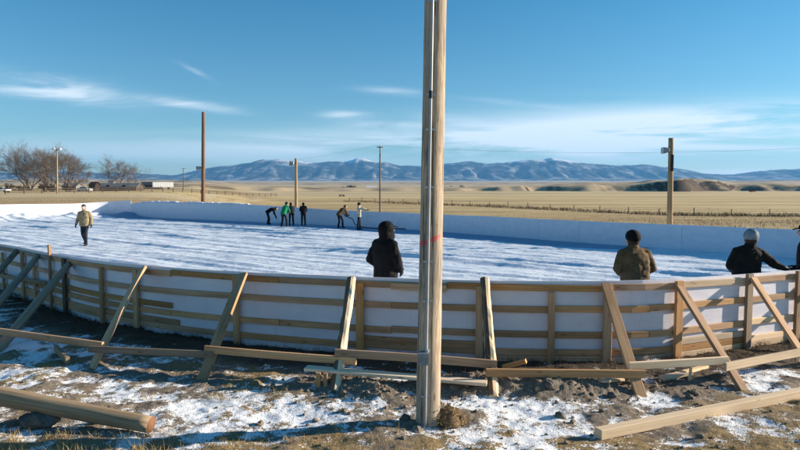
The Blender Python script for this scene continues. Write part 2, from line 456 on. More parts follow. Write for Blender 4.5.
def inside(x, y):
    x = np.asarray(x); y = np.asarray(y); c = np.zeros(x.shape, bool); n = len(_pe)
    for i in range(n):
        x1, y1 = _pe[i]; x2, y2 = _pe[(i+1) % n]
        if y1 == y2: continue
        k = ((y1 > y) != (y2 > y)) & (x < (x2-x1)*(y-y1)/(y2-y1)+x1)
        c ^= k
    return c

# ------------------------------------------------------------------ terrain
def gbase(x, y):
    x = np.asarray(x, float); y = np.asarray(y, float)
    near = -.02*np.clip(y, -20, 1e9)
    u = x/np.maximum(y, 40)
    far = -3.55+3.2*sst(-.18, -.42, u)
    far = far-1.0*sst(250, 600, y)*(1-sst(-.18, -.42, u))
    far = far+37*sst(1300, 9500, y)
    t = sst(38, 120, y)
    return near*(1-t)+far*t
MOUNDS = [(1.05, 6.85, .95, .26, .12), (.45, 6.7, .45, .22, .07), (1.75, 6.75, .6, .25, .09), (2.5, 6.95, .7, .25, .07), (-.28, 6.62, .36, .26, .10), (-.75, 7.0, .5, .25, .08), (3.6, 7.3, .8, .3, .05),
          (-2.2, 7.1, .5, .3, .04), (-4.3, 5.55, .55, .22, .05), (.62, 5.95, .25, .16, .05), (-3.0, 6.2, .5, .25, .05)]
def gnear(x, y):
    z = np.zeros(np.shape(x))
    mm = np.zeros(np.shape(x))
    for cx, cy, rx, ry, h in MOUNDS:
        q = h*np.exp(-((x-cx)/rx)**2-((y-cy)/ry)**2); z = z+q; mm = mm+q
    fade = sst(16, 11, y)
    rough = .35+np.clip(mm*11, 0, 1.3)
    z = z+fade*((fbm(x*.9, y*.9, 3, 3)-.5)*.13+(fbm(x*5, y*5, 3, 8)-.5)*.055*(.6+rough)+np.abs(fbm(x*13, y*13, 3, 21)-.5)*.06*rough+(fbm(x*27, y*27, 2, 31)-.5)*.02*rough)
    return z, mm
def gz(x, y):
    i = min(max(int(np.searchsorted(gx, x))-1, 0), len(gx)-2); j = min(max(int(np.searchsorted(gy, y))-1, 0), len(gy)-2)
    a = (x-gx[i])/(gx[i+1]-gx[i]); b = (y-gy[j])/(gy[j+1]-gy[j])
    return float((GZ[j, i]*(1-a)+GZ[j, i+1]*a)*(1-b)+(GZ[j+1, i]*(1-a)+GZ[j+1, i+1]*a)*b)
def ground_hit(px, py):
    d = ray(px, py); k = 3.0
    for _ in range(6000):
        k += .01*max(1, k*.02)
        if CAMZ+d.z*k < gz(d.x*k, d.y*k): break
    return Vector((d.x*k, d.y*k, CAMZ+d.z*k))

def spaced(lo, hi, step, far_lo, far_hi, g=1.12, mx=900):
    a = list(np.arange(lo, hi, step)); s = step; v = a[-1]
    while v < far_hi: s = min(s*g, mx); v += s; a.append(min(v, far_hi))
    s = step; v = lo; b = []
    while v > far_lo: s = min(s*g, mx); v -= s; b.append(max(v, far_lo))
    return np.array(b[::-1]+a)
gx = spaced(-5.2, 5.6, .024, -12500, 12500, 1.13)
gy = spaced(4.9, 8.7, .021, -150, 12500, 1.07)
X, Y = np.meshgrid(gx, gy); x, y = X.ravel(), Y.ravel()
gn, mm = gnear(x, y)
ins = inside(x, y)
Z0 = gbase(x, y)+gn-.03; GZ = Z0.reshape(len(gy), len(gx)); Z = Z0-np.where(ins, .22, 0)
me = bpy.data.meshes.new('ground'); nx, ny = len(gx), len(gy)
idx = np.arange(nx*ny).reshape(ny, nx)
F = np.stack([idx[:-1, :-1], idx[:-1, 1:], idx[1:, 1:], idx[1:, :-1]], -1).reshape(-1, 4)
def np_mesh(name, V, F):
    me = bpy.data.meshes.new(name); k = F.shape[1]
    me.vertices.add(len(V)); me.vertices.foreach_set('co', np.asarray(V, np.float32).ravel())
    me.loops.add(F.size); me.loops.foreach_set('vertex_index', F.ravel().astype(np.int32))
    me.polygons.add(len(F)); me.polygons.foreach_set('loop_start', np.arange(0, F.size, k, dtype=np.int32))
    me.polygons.foreach_set('use_smooth', np.ones(len(F), bool))
    me.update(calc_edges=True); me.validate(); return me
me = np_mesh('ground', np.stack([x, y, Z], 1), F)
def attr(me, name, v):
    a = me.attributes.new(name, 'FLOAT', 'POINT'); a.data.foreach_set('value', np.asarray(v, np.float32))
# snow: patches in hollows, none on the fresh dirt
sn = .485+(fbm(x*.8, y*.8, 3, 51)-.5)*.85+(fbm(x*3.2, y*3.2, 3, 61)-.5)*.95+(fbm(x*9, y*9, 2, 63)-.5)*.6-np.clip(mm*8, 0, .8)-(fbm(x*5, y*5, 3, 8)-.5)*.9
sn = sn+.07*np.exp(-((x+2.6)/1.4)**2-((y-6.2)/.45)**2)+.06*np.exp(-((x-1.0)/.9)**2-((y-5.7)/.35)**2)+.08*np.exp(-((x-2.3)/.9)**2-((y-6.2)/.35)**2)+.14*np.exp(-((x+4)/1.5)**2-((y-7.2)/.6)**2)
sn = sn-.5*np.exp(-((x-.1)/.5)**2-((y-5.9)/.35)**2)-.12*sst(5.55, 5.25, y)
wallband = np.zeros(len(x)); selw = (y < 20) & (x > -14) & (x < 14)
pw = np.array([pp(s) for s in np.arange(sctrl(2), sctrl(16), .3)])
dmin = np.full(len(x), 99.0)
for q in pw: dmin[selw] = np.minimum(dmin[selw], np.hypot(x[selw]-q[0], y[selw]-q[1]))
sn = sn-.5*sst(1.15, .45, dmin)
attr(me, 'snow', sn*sst(25, 14, y)*sst(-30, -10, -np.abs(x)))
gra = .45+(fbm(x*1.1, y*1.1, 3, 91)-.5)*1.0+.3*sst(5.7, 5.3, y)-np.clip(mm*7, 0, .6)-.3*sst(1.3, .4, dmin)
attr(me, 'grass', gra)
attr(me, 'damp_shade', sst(1.35, .55, dmin+(fbm(x*2.2, y*2.2, 3, 121)-.5)*1.1))  # mask for dark soil plus painted shade along the near boards
attr(me, 'far', np.clip(sst(16, 30, np.hypot(x, np.maximum(y, 0))), 0, 1))
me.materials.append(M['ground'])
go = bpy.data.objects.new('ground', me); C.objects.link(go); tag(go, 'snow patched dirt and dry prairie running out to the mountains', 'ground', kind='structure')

# ------------------------------------------------------------------ rink ice under snow
ang = math.atan2(-.61, .79); ca, sa = math.cos(ang), math.sin(ang)
U = np.arange(-70, 40, .13); V = np.arange(-2, 50, .10)
UU, VV = np.meshgrid(U, V)
ix_ = UU*ca-VV*sa; iy_ = UU*sa+VV*ca
x, y = ix_.ravel(), iy_.ravel(); u, v = UU.ravel(), VV.ravel()
inn = inside(x, y)
wv = v+(fbm(u*.12, v*.3, 3, 5)-.5)*1.6
rid = np.clip(np.abs(fbm(u*.055, wv*.85, 3, 71)-.5)*-2.2+.16, -.12, .2)+np.clip(fbm(u*.07, wv*1.9, 2, 73)-.52, -.1, .2)*.6
rid2 = np.clip(fbm(u*.35, wv*2.6, 3, 75)-.48, 0, 1)
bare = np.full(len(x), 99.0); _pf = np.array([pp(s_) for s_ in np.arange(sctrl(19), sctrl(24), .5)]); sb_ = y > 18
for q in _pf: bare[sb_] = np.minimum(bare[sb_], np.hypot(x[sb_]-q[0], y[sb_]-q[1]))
shade_wid = np.interp(y, [22, 34, 46, 56, 62], [2.0, 3.0, 4.2, 3.0, 1.0])*(.8+.5*fbm(u*.25, v*.4, 3, 88)); bare = sst(1.15, .85, bare/shade_wid)  # width of the bare strip that also carries the boards' painted shade
wl = v+(fbm(u*.06, v*.12, 2, 101)-.5)*2.6+(fbm(u*.5, v*.8, 2, 102)-.5)*.22
lines = np.zeros(len(x))
for sp_l, ph, wd, am, sdl in ((1.35, .0, .13, .085, 1), (.83, .37, .11, .05, 2), (2.3, .2, .22, .08, 3)):
    cell = np.floor(wl/sp_l+ph); fr = wl/sp_l+ph-cell
    cen = .35+.3*_h(cell, cell*0, sdl); dd_ = (fr-cen)*sp_l
    mod = sst(.38, .62, fbm(u*.09+cell*7.7, cell*1.3, 2, 110+sdl))
    lines = lines+.78*am*mod*np.exp(-(dd_/wd)**2)
iz = -.02*y+.03+(1-.85*bare)*(lines+rid*.12+rid2*.06)+(fbm(u*1.3, v*2.2, 3, 77)-.5)*.045*(1-bare)+np.abs(fbm(u*4.0, v*5.5, 2, 79)-.5)*.06*(1-bare)
# loose snow pushed up against the far end boards
pe = np.array([pp(s) for s in np.arange(sctrl(24), sctrl(28), .5)]); de = np.full(len(x), 99.0); ss_ = (y > 35) & (x < -18)
for q in pe: de[ss_] = np.minimum(de[ss_], np.hypot(x[ss_]-q[0], y[ss_]-q[1]))
iz = iz+sst(5, .8, de)*(fbm(x*.55, y*.55, 3, 83))*.65
# calmer strip at the foot of the near boards
iy_n = len(V)
idx = np.arange(len(x)).reshape(UU.shape)
Fi = np.stack([idx[:-1, :-1], idx[:-1, 1:], idx[1:, 1:], idx[1:, :-1]], -1).reshape(-1, 4)
k4 = inn[Fi]; cy = y[Fi].mean(1); cx = x[Fi].mean(1)
nearside = (cy < 20+(-cx)*.9) & (cx < 12) & (cy < 45)
keep = np.where(nearside & (cy < 24), k4.all(1), k4.any(1))
Fi = Fi[keep]; used = np.unique(Fi); remap = np.full(len(x), -1); remap[used] = np.arange(len(used))
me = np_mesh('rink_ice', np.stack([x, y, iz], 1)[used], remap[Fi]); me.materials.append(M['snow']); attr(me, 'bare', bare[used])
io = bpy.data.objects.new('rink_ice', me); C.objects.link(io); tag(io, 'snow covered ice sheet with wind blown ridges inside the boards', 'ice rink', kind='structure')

# ------------------------------------------------------------------ boards
def strip(mb, s0, s1, zlo, zhi, off0, off1, step=.28, m=0):
    """vertical slab following the boards; zlo/zhi functions of s (absolute)"""
    n = max(2, int((s1-s0)/step)); b = len(mb.v)
    nz = 5
    for i in range(n+1):
        s = s0+(s1-s0)*i/n
        for k in range(nz+1):
            z = zlo(s)+(zhi(s)-zlo(s))*k/nz
            rip = 0 if k in (0, nz) else .010*(float(vn(s*1.7, z*3, 5))-.5)
            mb.v.append(wp(s, z, off1+rip))
        for k in range(nz+1):
            z = zlo(s)+(zhi(s)-zlo(s))*k/nz
            mb.v.append(wp(s, z, off0))
    w = 2*(nz+1)
    for i in range(n):
        a = b+i*w; u0, u1 = (s0+(s1-s0)*i/n), (s0+(s1-s0)*(i+1)/n)
        for k in range(nz):
            v0, v1 = k/nz*1.2, (k+1)/nz*1.2
            mb.quad((a+k, a+w+k, a+w+k+1, a+k+1), [(u0, v0), (u1, v0), (u1, v1), (u0, v1)], m)
            q = a+nz+1
            mb.quad((q+k, q+k+1, q+w+k+1, q+w+k), [(u0, v0), (u0, v1), (u1, v1), (u1, v0)], m)
        c_ = len(mb.v); mb.v += [mb.v[k_].copy() for k_ in (a+nz, a+w+nz, a+w+2*nz+1, a+2*nz+1)]
        mb.quad((c_, c_+1, c_+2, c_+3), [(u0, 1.2), (u1, 1.2), (u1, 1.22), (u0, 1.22)], m)
    for a, fl in ((b, 1), (b+n*w, 0)):
        c_ = len(mb.v); mb.v += [mb.v[a+k].copy() for k in range(w)]
        for k in range(nz):
            f = (c_+k, c_+k+1, c_+nz+1+k+1, c_+nz+1+k)
            mb.quad(f if fl else f[::-1], None, m)

def rail(thing, s0, s1, zoff, off, mat, h=.089, th=.036):
    """horizontal lumber on the outer face, zoff above ice level"""
    n = max(2, int((s1-s0)/.25)); tl = random.uniform(-.012, .012)
    pts = [wp(s0+(s1-s0)*i/n, ice0(pp(s0+(s1-s0)*i/n)[1])+zoff+tl*(i/n-.5)*2, off) for i in range(n+1)]
    mb = MB(); mb.sweep(pts, rect(th, h)); return mb.build('rail', mat, thing)

TOPH = 1.08
q0 = pp(s_near(420))
nw = empty('rink_wall', (q0[0], q0[1], ice0(q0[1])-.1), label='near curved rink boards of white panels on lumber rails, propped by slanting timber braces', cat='rink wall')
sL, sR = sctrl(0)+1, sctrl(17)-1
ss = sL
while ss < sR-.2:
    e = min(ss+2.44, sR); mb = MB()
    strip(mb, ss+.0006, e-.0006, lambda s: ice0(pp(s)[1])-.14, lambda s: ice0(pp(s)[1])+TOPH+.012*(float(vn(s*.9, 2, 44))-.5), 0, .02)
    mb.build('panel', M['panel'], nw, True); ss = e
# rows of rails, butted in lengths of lumber
S = {p: s_near(p) for p in (-60, 0, 20, 55, 66, 103, 138, 171, 238, 280, 358, 392, 447, 486, 552, 608, 650, 677, 748, 797, 830)}
rows = [(.99, [sL, -60, 55, 171+0, 280, 447, 608, 677, 748, 830]), (.70, [sL, -60, 20, 138, 238, 392, 552, 650, 748, 830]),
        (.345, [sL, -60, 66, 171, 280, 392, 552, 650, 748, 830]), (.10, [sL, -60, 0, 103, 238, 358, 486, 608, 677, 748, 830])]
for zo, ks in rows:
    prev = None
    for a, b in zip(ks[:-1], ks[1:]):
        sa_ = a if isinstance(a, float) and a == sL else (S[a] if a in S else s_near(a)); sb = S[b] if b in S else s_near(b)
        if sb-sa_ > 9:
            k = int((sb-sa_)/4.5)+1
        else: k = 1
        for i in range(k):
            dz = random.uniform(-.007, .007)
            rail(nw, sa_+(sb-sa_)*i/k+.004, sa_+(sb-sa_)*(i+1)/k-.004, zo+dz, .040, random.choice([M['lumber'], M['lumber'], M['grey_lumber'] if a in (-60, 0, 20, 55) else M['lumber'], M['pale_lumber'] if (isinstance(a, int) and a >= 650) else M['lumber']]))
# doubled and lapped short lengths
for a, b, z in ((55, 171, .47), (103, 178, .20), (486, 608, .005), (358, 486, .19), (608, 677, -.005), (677, 797, .005), (392, 447, .97), (677, 748, .19), (20, 103, .18)):
    sa_ = S.get(a) or s_near(a); sb = S.get(b) or s_near(b)
    rail(nw, sa_, sb, z, .040 if z not in (.97,) else .079, M['lumber'] if a < 600 else M['pale_lumber'])

def vpost(px, ztop, zbot, w=.10, th=.05, mat='lumber', lean=0.0, off=.085):
    s = s_near(px); y0 = ice0(pp(s)[1]); t = pt(s)
    P = wp(s, y0+zbot, off); Q = wp(s+lean, y0+ztop, off)
    return timber(P, Q, w, th, (pout(s)[0], pout(s)[1], 0)).build('post', M[mat], nw)
for a in ((4, .9, -.1), (24, 1.0, -.1), (36, .97, -.1), (52, 1.26, -.2, .06), (66, 1.04, -.15, .13, .05, 'bark'), (103, .98, -.05, .085), (138, 1.0, -.12), (238, 1.03, -.12, .09), (361, 1.0, -.12, .11),
          (481, 1.0, -.12, .1), (552, .935, -.08, .085), (607, 1.06, -.16, .115), (677, 1.06, -.18, .12), (748, 1.09, -.12, .12, .05, 'grey_lumber'), (797, 1.08, -.1), (-40, 1.0, -.1)):
    vpost(*a)

BR = {}
def brace(key, top, foot, w, th, kind='lumber', group=None):
    s = s_near(top[0]); Yt = pp(s)[1]+pout(s)[1]*.15
    T = at(top[0], top[1], Yt); Fp = ground_hit(*foot); d = (Fp-T).normalized(); Fp = Fp+d*.10
    BR[key] = (T, Fp)
    n = pout(s); side = Vector((pt(s)[0], pt(s)[1], 0))
    if kind == 'log':
        return roundlog(T, Fp, .06, .075, 18, 14, .10).build('brace', [M['grey_lumber']], nw, True)
    if kind == 'slab':
        sd = random.randint(0, 99)
        sec = [(-w*.5, -th*.2), (-w*.3, -th*.55), (0, -th*.6), (w*.3, -th*.5), (w*.5, -th*.1), (w*.46, th*.4), (-w*.46, th*.4)]
        rr = [[1+.32*(float(vn(i*.7, j*1.3, sd))-.5) for j in range(7)] for i in range(25)]
        mb = MB(); mb.sweep(lerp(T, Fp, 24), sec, side.cross((Fp-T).normalized()), scale=lambda i, N: rr[i], sides=[1, 1, 0, 0, 0, 0, 0])
        o = mb.build('brace', [M['pale_lumber'], M['bark']], nw); fix_normals(o); return o
    o = timber(T, Fp, w, th, Vector((n[0], n[1], .6)), 10, .01).build('brace', M[kind], nw); return o
brace('A', (17, 251), (-42, 316), .12, .1, 'log')
brace('B', (38, 256), (-24, 330), .12, .1, 'log')
brace('C', (69, 264), (-4, 352), .13, .1, 'log')
brace('D', (143, 268), (93, 366), .14, .045, 'lumber')
brace('E', (243, 274), (202, 380), .145, .045, 'lumber')
brace('F', (352, 278), (336, 386), .12, .07, 'slab')
brace('G', (485, 279), (493, 390), .12, .07, 'slab')
brace('H', (606, 284), (641, 396), .125, .045, 'lumber')
brace('I', (680, 287), (742, 388), .125, .045, 'lumber')
brace('J', (753, 278), (812, 368), .12, .045, 'lumber')
brace('K', (838, 268), (905, 350), .12, .045, 'lumber')
def on_brace(key, py, out=.06):
    T, Fp = BR[key]; best = None
    for i in range(200):
        p = T+(Fp-T)*i/199; e = abs(proj(p)[1]-py)
        if best is None or e < best[0]: best = (e, p)
    return best[1].y-out
def stringer(a, pa, b, pb, h, th=.04, out=(.05, .05), mat='lumber'):
    P = at(pa[0], pa[1], on_brace(a, pa[1], out[0])); Q = at(pb[0], pb[1], on_brace(b, pb[1], out[1]))
    return timber(P, Q, th, h, (0, 0, 1), 10, .008).build('stringer', M[mat], nw)
stringer('C', (-70, 322), 'D', (103, 345.5), .095, mat='lumber', out=(.3, .06))
stringer('D', (89, 349), 'E', (214, 354.5), .085, out=(.10, .06), mat='grey_lumber')
stringer('E', (205, 349), 'F', (356, 361), .09, out=(.10, .07))
stringer('F', (335, 353), 'G', (497, 364.5), .095, out=(.12, .07))
stringer('G', (486, 372.5), 'H', (645, 374), .092, out=(.10, .06))
stringer('H', (629, 366), 'I', (728, 360), .09, out=(.11, .06), mat='pale_lumber')
stringer('I', (725, 367), 'J', (822, 348), .1, out=(.10, .06), mat='pale_lumber')
stringer('J', (798, 358), 'K', (905, 335), .1, out=(.10, .06), mat='pale_lumber')
# thin ties on the shaded side
s1, s2 = s_near(6), s_near(50)
timber(wp(s1, ice0(14)+.42, .35), wp(s2, ice0(13)+.50, .12), .035, .07).build('tie', M['grey_lumber'], nw)

# far long boards
def hfar(s):
    q = pp(s); px = 400+600*q[0]/q[1]
    h = np.interp(px, [60, 128, 150, 215, 262, 330, 400, 600, 900], [1.35, 1.35, 1.62, 1.56, 1.42, 1.18, 1.1, 1.05, 1.05])
    return float(h)
f0, f1 = sctrl(17)-1, sctrl(24)-1.6
q0 = pp((f0+f1)/2)
fw = empty('rink_wall', (q0[0], q0[1], ice0(q0[1])-.1), label='long far rink boards with smooth white liner, shade painted in as blue, behind the workers', cat='rink wall')
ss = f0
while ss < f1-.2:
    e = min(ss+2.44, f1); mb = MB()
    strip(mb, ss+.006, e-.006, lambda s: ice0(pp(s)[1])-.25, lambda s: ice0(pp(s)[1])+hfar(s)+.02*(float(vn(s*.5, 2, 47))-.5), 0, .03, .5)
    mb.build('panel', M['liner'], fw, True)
    q = wp(e, 0, .06); y0 = ice0(q.y)
    timber(wp(e, y0-.3, .09), wp(e, y0+hfar(e)-.02, .09), .09, .05).build('post', M['lumber'], fw)
    ss = e
for zo in (.85, .3):
    s = f0
    while s < f1-1:
        e = min(s+4.8, f1); rail(fw, s+.005, e-.005, zo, .048, M['lumber']); s = e
mb = MB()
for k in range(46):
    s = sctrl(21)+2+random.random()*(f1-sctrl(21)-2.2); q = wp(s, ice0(pp(s)[1])+hfar(s)-.01, .02)
    mb.ellipsoid(q, (random.uniform(.12, .5), random.uniform(.06, .12), random.uniform(.04, .11)), n=10, k=6)
mb.build('snow_cap', M['snow'], fw, True)
# far end boards
e0, e1 = f1, sctrl(28)+1.5
q0 = pp((e0+e1)/2)
ew = empty('rink_wall', (q0[0], q0[1], ice0(q0[1])-.1), label='bright sunlit end boards at the far left, white with loose snow piled along the foot', cat='rink wall')
ss = e0
while ss < e1-.2:
    e = min(ss+2.44, e1); mb = MB()
    strip(mb, ss+.002, e-.002, lambda s: ice0(pp(s)[1])-.25, lambda s: ice0(pp(s)[1])+1.4+.3*float(sst(e0+6, e0, s)), 0, .03, .5)
    mb.build('panel', M['panel'], ew, True)
    y0 = ice0(pp(e)[1]); timber(wp(e, y0-.3, .06), wp(e, y0+1.3, .06), .09, .05).build('post', M['lumber'], ew)
    ss = e

# ------------------------------------------------------------------ foreground utility pole
P0 = ground_hit(428, 426)
PB = Vector((P0.x, P0.y+.10, 0)); PT = at(436.6, -60, PB.y+.10)
PB.z = gz(PB.x, PB.y)-.25
_pm = at(430, 241, PB.y-.1); PINKZ, PINKX = _pm.z, _pm.x
M['pole'] = pole_mat()
up = empty('utility_pole', (PB.x, PB.y, gz(PB.x, PB.y)), label='tall weathered foreground utility pole with grey conduit and a red paint smear', cat='utility pole')
n = 90; sd = 7
rr = np.array([[vn(i*.25, j*.8, sd)*.5+vn(i*.09, j*1.7, sd+2)*.5 for j in range(28)] for i in range(n+1)])
mb = MB(); pts = lerp(PB, PT, n)
R0, R1 = .121, .103
mb.sweep(pts, circ(1, 28), scale=lambda i, N: [(R0+(R1-R0)*i/(N-1))*(1+.05*(rr[i][j]-.5)) for j in range(28)], u0=0, pv=R0)
mb.build('shaft', M['pole'], up, True)
ax = (PT-PB).normalized()
def on_pole(px_off, py, extra=0.0):
    """point on the camera side of the shaft at a height, px_off along x (m)"""
    best = min((abs(proj(p)[1]-py), i) for i, p in enumerate(pts)); i = best[1]; r = R0+(R1-R0)*i/n
    c = pts[i]; return Vector((c.x+px_off, c.y-math.sqrt(max(r*r-px_off**2, 1e-6))-extra, c.z)), r
cb, ct = [], []
cp = [on_pole(-.034, 425-k*24, .016)[0] for k in range(0, 20)]
cp[0].z -= .03
mb = MB(); mb.sweep(cp, circ(.0135, 10), (0, 1, 0)); cd = mb.build('conduit', M['conduit'], up, True)
for py in (6, 98, 128, 186, 262, 300, 394):
    a, r = on_pole(-.034, py, .010)
    mb = MB(); mb.box(a, (.085, .012, .02)); mb.build('strap', M['metal'], cd)
a, r = on_pole(-.034, 97, .017); mb = MB(); mb.sweep([a-Vector((0, 0, .035)), a+Vector((0, 0, .035))], circ(.020, 10), (0, 1, 0)); mb.build('coupling', M['black_metal'], cd)
a, r = on_pole(-.064, 356, .055)
mb = MB(); mb.box(a, (.098, .09, .115)); jb = mb.build('junction_box', M['box_metal'], up)
mb = MB(); mb.box(a+Vector((0, -.049, .0)), (.088, .008, .105)); mb.build('cover', M['box_metal'], jb)
mb = MB(); mb.sweep([a+Vector((.036, .02, .055)), a+Vector((.036, .02, .085))], circ(.022, 10), (0, 1, 0)); mb.build('fitting', M['metal'], jb)
for dx, dz in ((-.035, .043), (.035, .043), (-.035, -.043), (.035, -.043)):
    mb = MB(); mb.sweep([a+Vector((dx, -.053, dz)), a+Vector((dx, -.058, dz))], circ(.005, 8), (0, 0, 1)); mb.build('screw', M['metal'], jb)

# ------------------------------------------------------------------ loose timber on the ground
def rest(p, h): return Vector((p.x, p.y, gz(p.x, p.y)+h))
A = at(151, 425, 5.60); B = at(-130, 371, 6.05)
lg = roundlog(A, B, .079, .108, 30, 20, .05, mcap=1).build('log', [M['stain_log'], M['log_end']], None, True)
tag(lg, 'thick brown stained round log lying at the left with a rusty orange sawn end', 'log')
# rock under the log
def rock(name, c, r, seed, label=None, cat='rock', mat='rock', squash=.7, group=None):
    bm = bmesh.new(); bmesh.ops.create_icosphere(bm, subdivisions=4 if r < .1 else 5, radius=1)
    for v in bm.verts:
        d = v.co.normalized(); n_ = float(fbm(np.array([d.x*1.6+d.z*1.1+seed]), np.array([d.y*1.6-d.z*.7]), 4, seed)[0])
        n2_ = float(fbm(np.array([d.x*6+d.z*5+seed]), np.array([d.y*6-d.z*4]), 4, seed+3)[0]); v.co = d*(.55+.85*n_+.10*abs(n2_-.5)*2); v.co.z *= squash; v.co *= r
    me = bpy.data.meshes.new(name); bm.to_mesh(me); bm.free(); me.materials.append(M[mat])
    o = bpy.data.objects.new(name, me); C.objects.link(o); o.location = c
    me.polygons.foreach_set('use_smooth', [True]*len(me.polygons))
    return tag(o, label, cat, group) if label else o
p = at(40, 415, 5.74); gzz = gz(p.x, p.y)
rk = rock('rock', (p.x, p.y, gzz+.045), .16, 5, 'dark grey lump of rock and earth propping up the brown log')
rk.scale = (1.15, .85, .80)
# pale squared beam at right
A = ground_hit(600, 441); B = ground_hit(815, 396.5)
A.z = gz(A.x, A.y); B.z = gz(B.x, B.y); B = A+(B-A)*1.12
zo = max(gz(*(A+(B-A)*k/10)[:2])-(A.z+(B.z-A.z)*k/10) for k in range(11))
o = Vector((0, .05, .036+max(0, zo)*.6))
bmm = timber(A+o, B+o, .095, .095, (0, 0, 1), 10, .003).build('timber_beam', M['pale_lumber'])
tag(bmm, 'long clean pale squared beam lying on the snowy ground at lower right', 'beam')
A = at(306, 368, 7.0); Yb = 7.1
while Yb > 5.9:                      # rest the right end on top of the dug soil
    B = at(487, 383.0, Yb)
    if min((A+(B-A)*k/12).z-gz(*(A+(B-A)*k/12)[:2]) for k in range(3, 13)) > .012: break
    Yb -= .02
pk = timber(A, B, .14, .034, (0, 0, 1), 8, .006).build('plank', M['pale_lumber']); tag(pk, 'thin loose plank leaning low across the braces behind the utility pole', 'plank')
# offcuts lying about
def offcut(pa, pb, w, h, label, up=.02, mat='pale_lumber'):
    A, B = ground_hit(*pa), ground_hit(*pb); A.z = gz(A.x, A.y)+up; B.z = gz(B.x, B.y)+up
    o = timber(A, B, w, h, (0, 0, 1), 4, .003).build('offcut', M[mat]); return tag(o, label, 'offcut', 'lumber offcuts by the boards')
offcut((662, 380), (690, 374), .11, .04, 'pale flat offcut lying under the boards, the wider of two beside a small stake')
offcut((684, 376), (706, 370), .07, .035, 'short pale offcut just right of the small stake under the boards', .045)
offcut((600, 383), (622, 381), .08, .03, 'small pale offcut lying left of the foot of a brace, below the stringer')
offcut((56, 352), (68, 365), .05, .09, 'dark wedge of scrap wood on end in the shade at left', .06, 'grey_lumber')
A = at(503, 367, 7.35); B = at(526, 361, 7.25)
ok_ = timber(A, B, .08, .05, (0, 0, 1), 4).build('offcut', M['lumber']); tag(ok_, 'rough wedge of lumber wedged behind the stringer right of the utility pole', 'offcut', 'lumber offcuts by the boards')
def stake(pt_, h, label, mat='lumber', w=.04):
    A = ground_hit(*pt_); A.z = gz(A.x, A.y)-.08
    o = timber(A, A+Vector((random.uniform(-.02, .03), .02, h+.08)), w, w*.8, (0, 1, 0), 4).build('stake', M[mat]); return tag(o, label, 'stake', 'stakes beside the braces')
stake((318, 387), .16, 'short stake under the loose plank, left of a second stake', w=.055)
stake((326, 386), .14, 'short stake under the loose plank, between another stake and the brace', w=.045)
stake((689, 381), .17, 'thin pale stake standing between two flat offcuts', 'pale_lumber', .03)
# stones
for k, (px, py, r, lb) in enumerate(((549, 386, .06, 'round pale stone on top of the dirt mound'), (405, 420, .05, 'small stone beside the foot of the utility pole'), (612, 397, .05, 'brown stone lying right of the dirt mound'), (560, 417, .045, 'small grey stone at the foot of the dirt mound'))):
    p = ground_hit(px, py); rock('stone', (p.x, p.y, gz(p.x, p.y)+r*.3), r, 20+k, lb, 'stone', squash=.75, group='stones around the dirt mound')
# root clump by the pole
p = ground_hit(449, 424)
rc = empty('root_clump', (p.x, p.y, gz(p.x, p.y)), label='tangled brown clump of roots and dead grass at the foot of the utility pole', cat='roots')
core = MB()
for c, r in (((-.08, .02, .05), .10), ((.02, .03, .09), .10), ((.0, -.02, .03), .12), ((.10, .0, .03), .07)): core.ellipsoid(Vector(c), (r, r*.8, r*.75), n=14, k=9)
for i, v in enumerate(core.v): core.v[i] = Vector(v)*(1+.35*(float(vn(v[0]*28+v[2]*19, v[1]*28, 3))-.5))
core.build('soil_ball', M['root'], rc, True, True)
mb = MB(); rg = random.Random(4)
for k in range(420):
    c = Vector((rg.gauss(0, .09), rg.gauss(0, .06), abs(rg.gauss(.05, .05)))); d = Vector((rg.gauss(0, 1), rg.gauss(0, 1), rg.gauss(.2, .8))).normalized()
    L = rg.uniform(.03, .10); pts_ = [c+d*L*t+Vector((rg.gauss(0, .008), rg.gauss(0, .008), rg.gauss(0, .008))) for t in (0, .5, 1)]
    mb.sweep(pts_, circ(rg.uniform(.001, .0028), 3), caps=False)
mb.build('fibres', M['straw'], rc, False, True)

# dirt clods and grass
rg = random.Random(3)
mb = MB()
for k in range(1500):
    if k < 900:
        cx_, cy_, rx, ry, h = rg.choice(MOUNDS[:6]); xx = rg.gauss(cx_, rx*.75); yy = rg.gauss(cy_, ry*.9)
    else: xx = rg.uniform(-4.8, 5); yy = rg.uniform(5.1, 7.6)
    if abs(xx-PB.x) < .16 and abs(yy-PB.y) < .16: continue
    r = min(.045, .008*math.exp(rg.gauss(0, .65))); zz = gz(xx, yy); b = len(mb.v)
    mb.ellipsoid((xx, yy, zz+r*.25), (r*rg.uniform(.8, 1.5), r*rg.uniform(.8, 1.2), r*rg.uniform(.6, 1)), Matrix.Rotation(rg.uniform(0, 6), 3, 'Z'), 7, 5)
    for i in range(b, len(mb.v)):
        mb.v[i] = Vector((mb.v[i][0]+rg.uniform(-.22, .22)*r, mb.v[i][1]+rg.uniform(-.22, .22)*r, mb.v[i][2]+rg.uniform(-.2, .2)*r))
M['clod'] = plain('dirt_clod', (.21, .165, .125), .95, .4, 2.5)
tag(mb.build('dirt_clods', M['clod']), 'crumbled dirt clods scattered over the mound and ground', 'clods', kind='stuff')

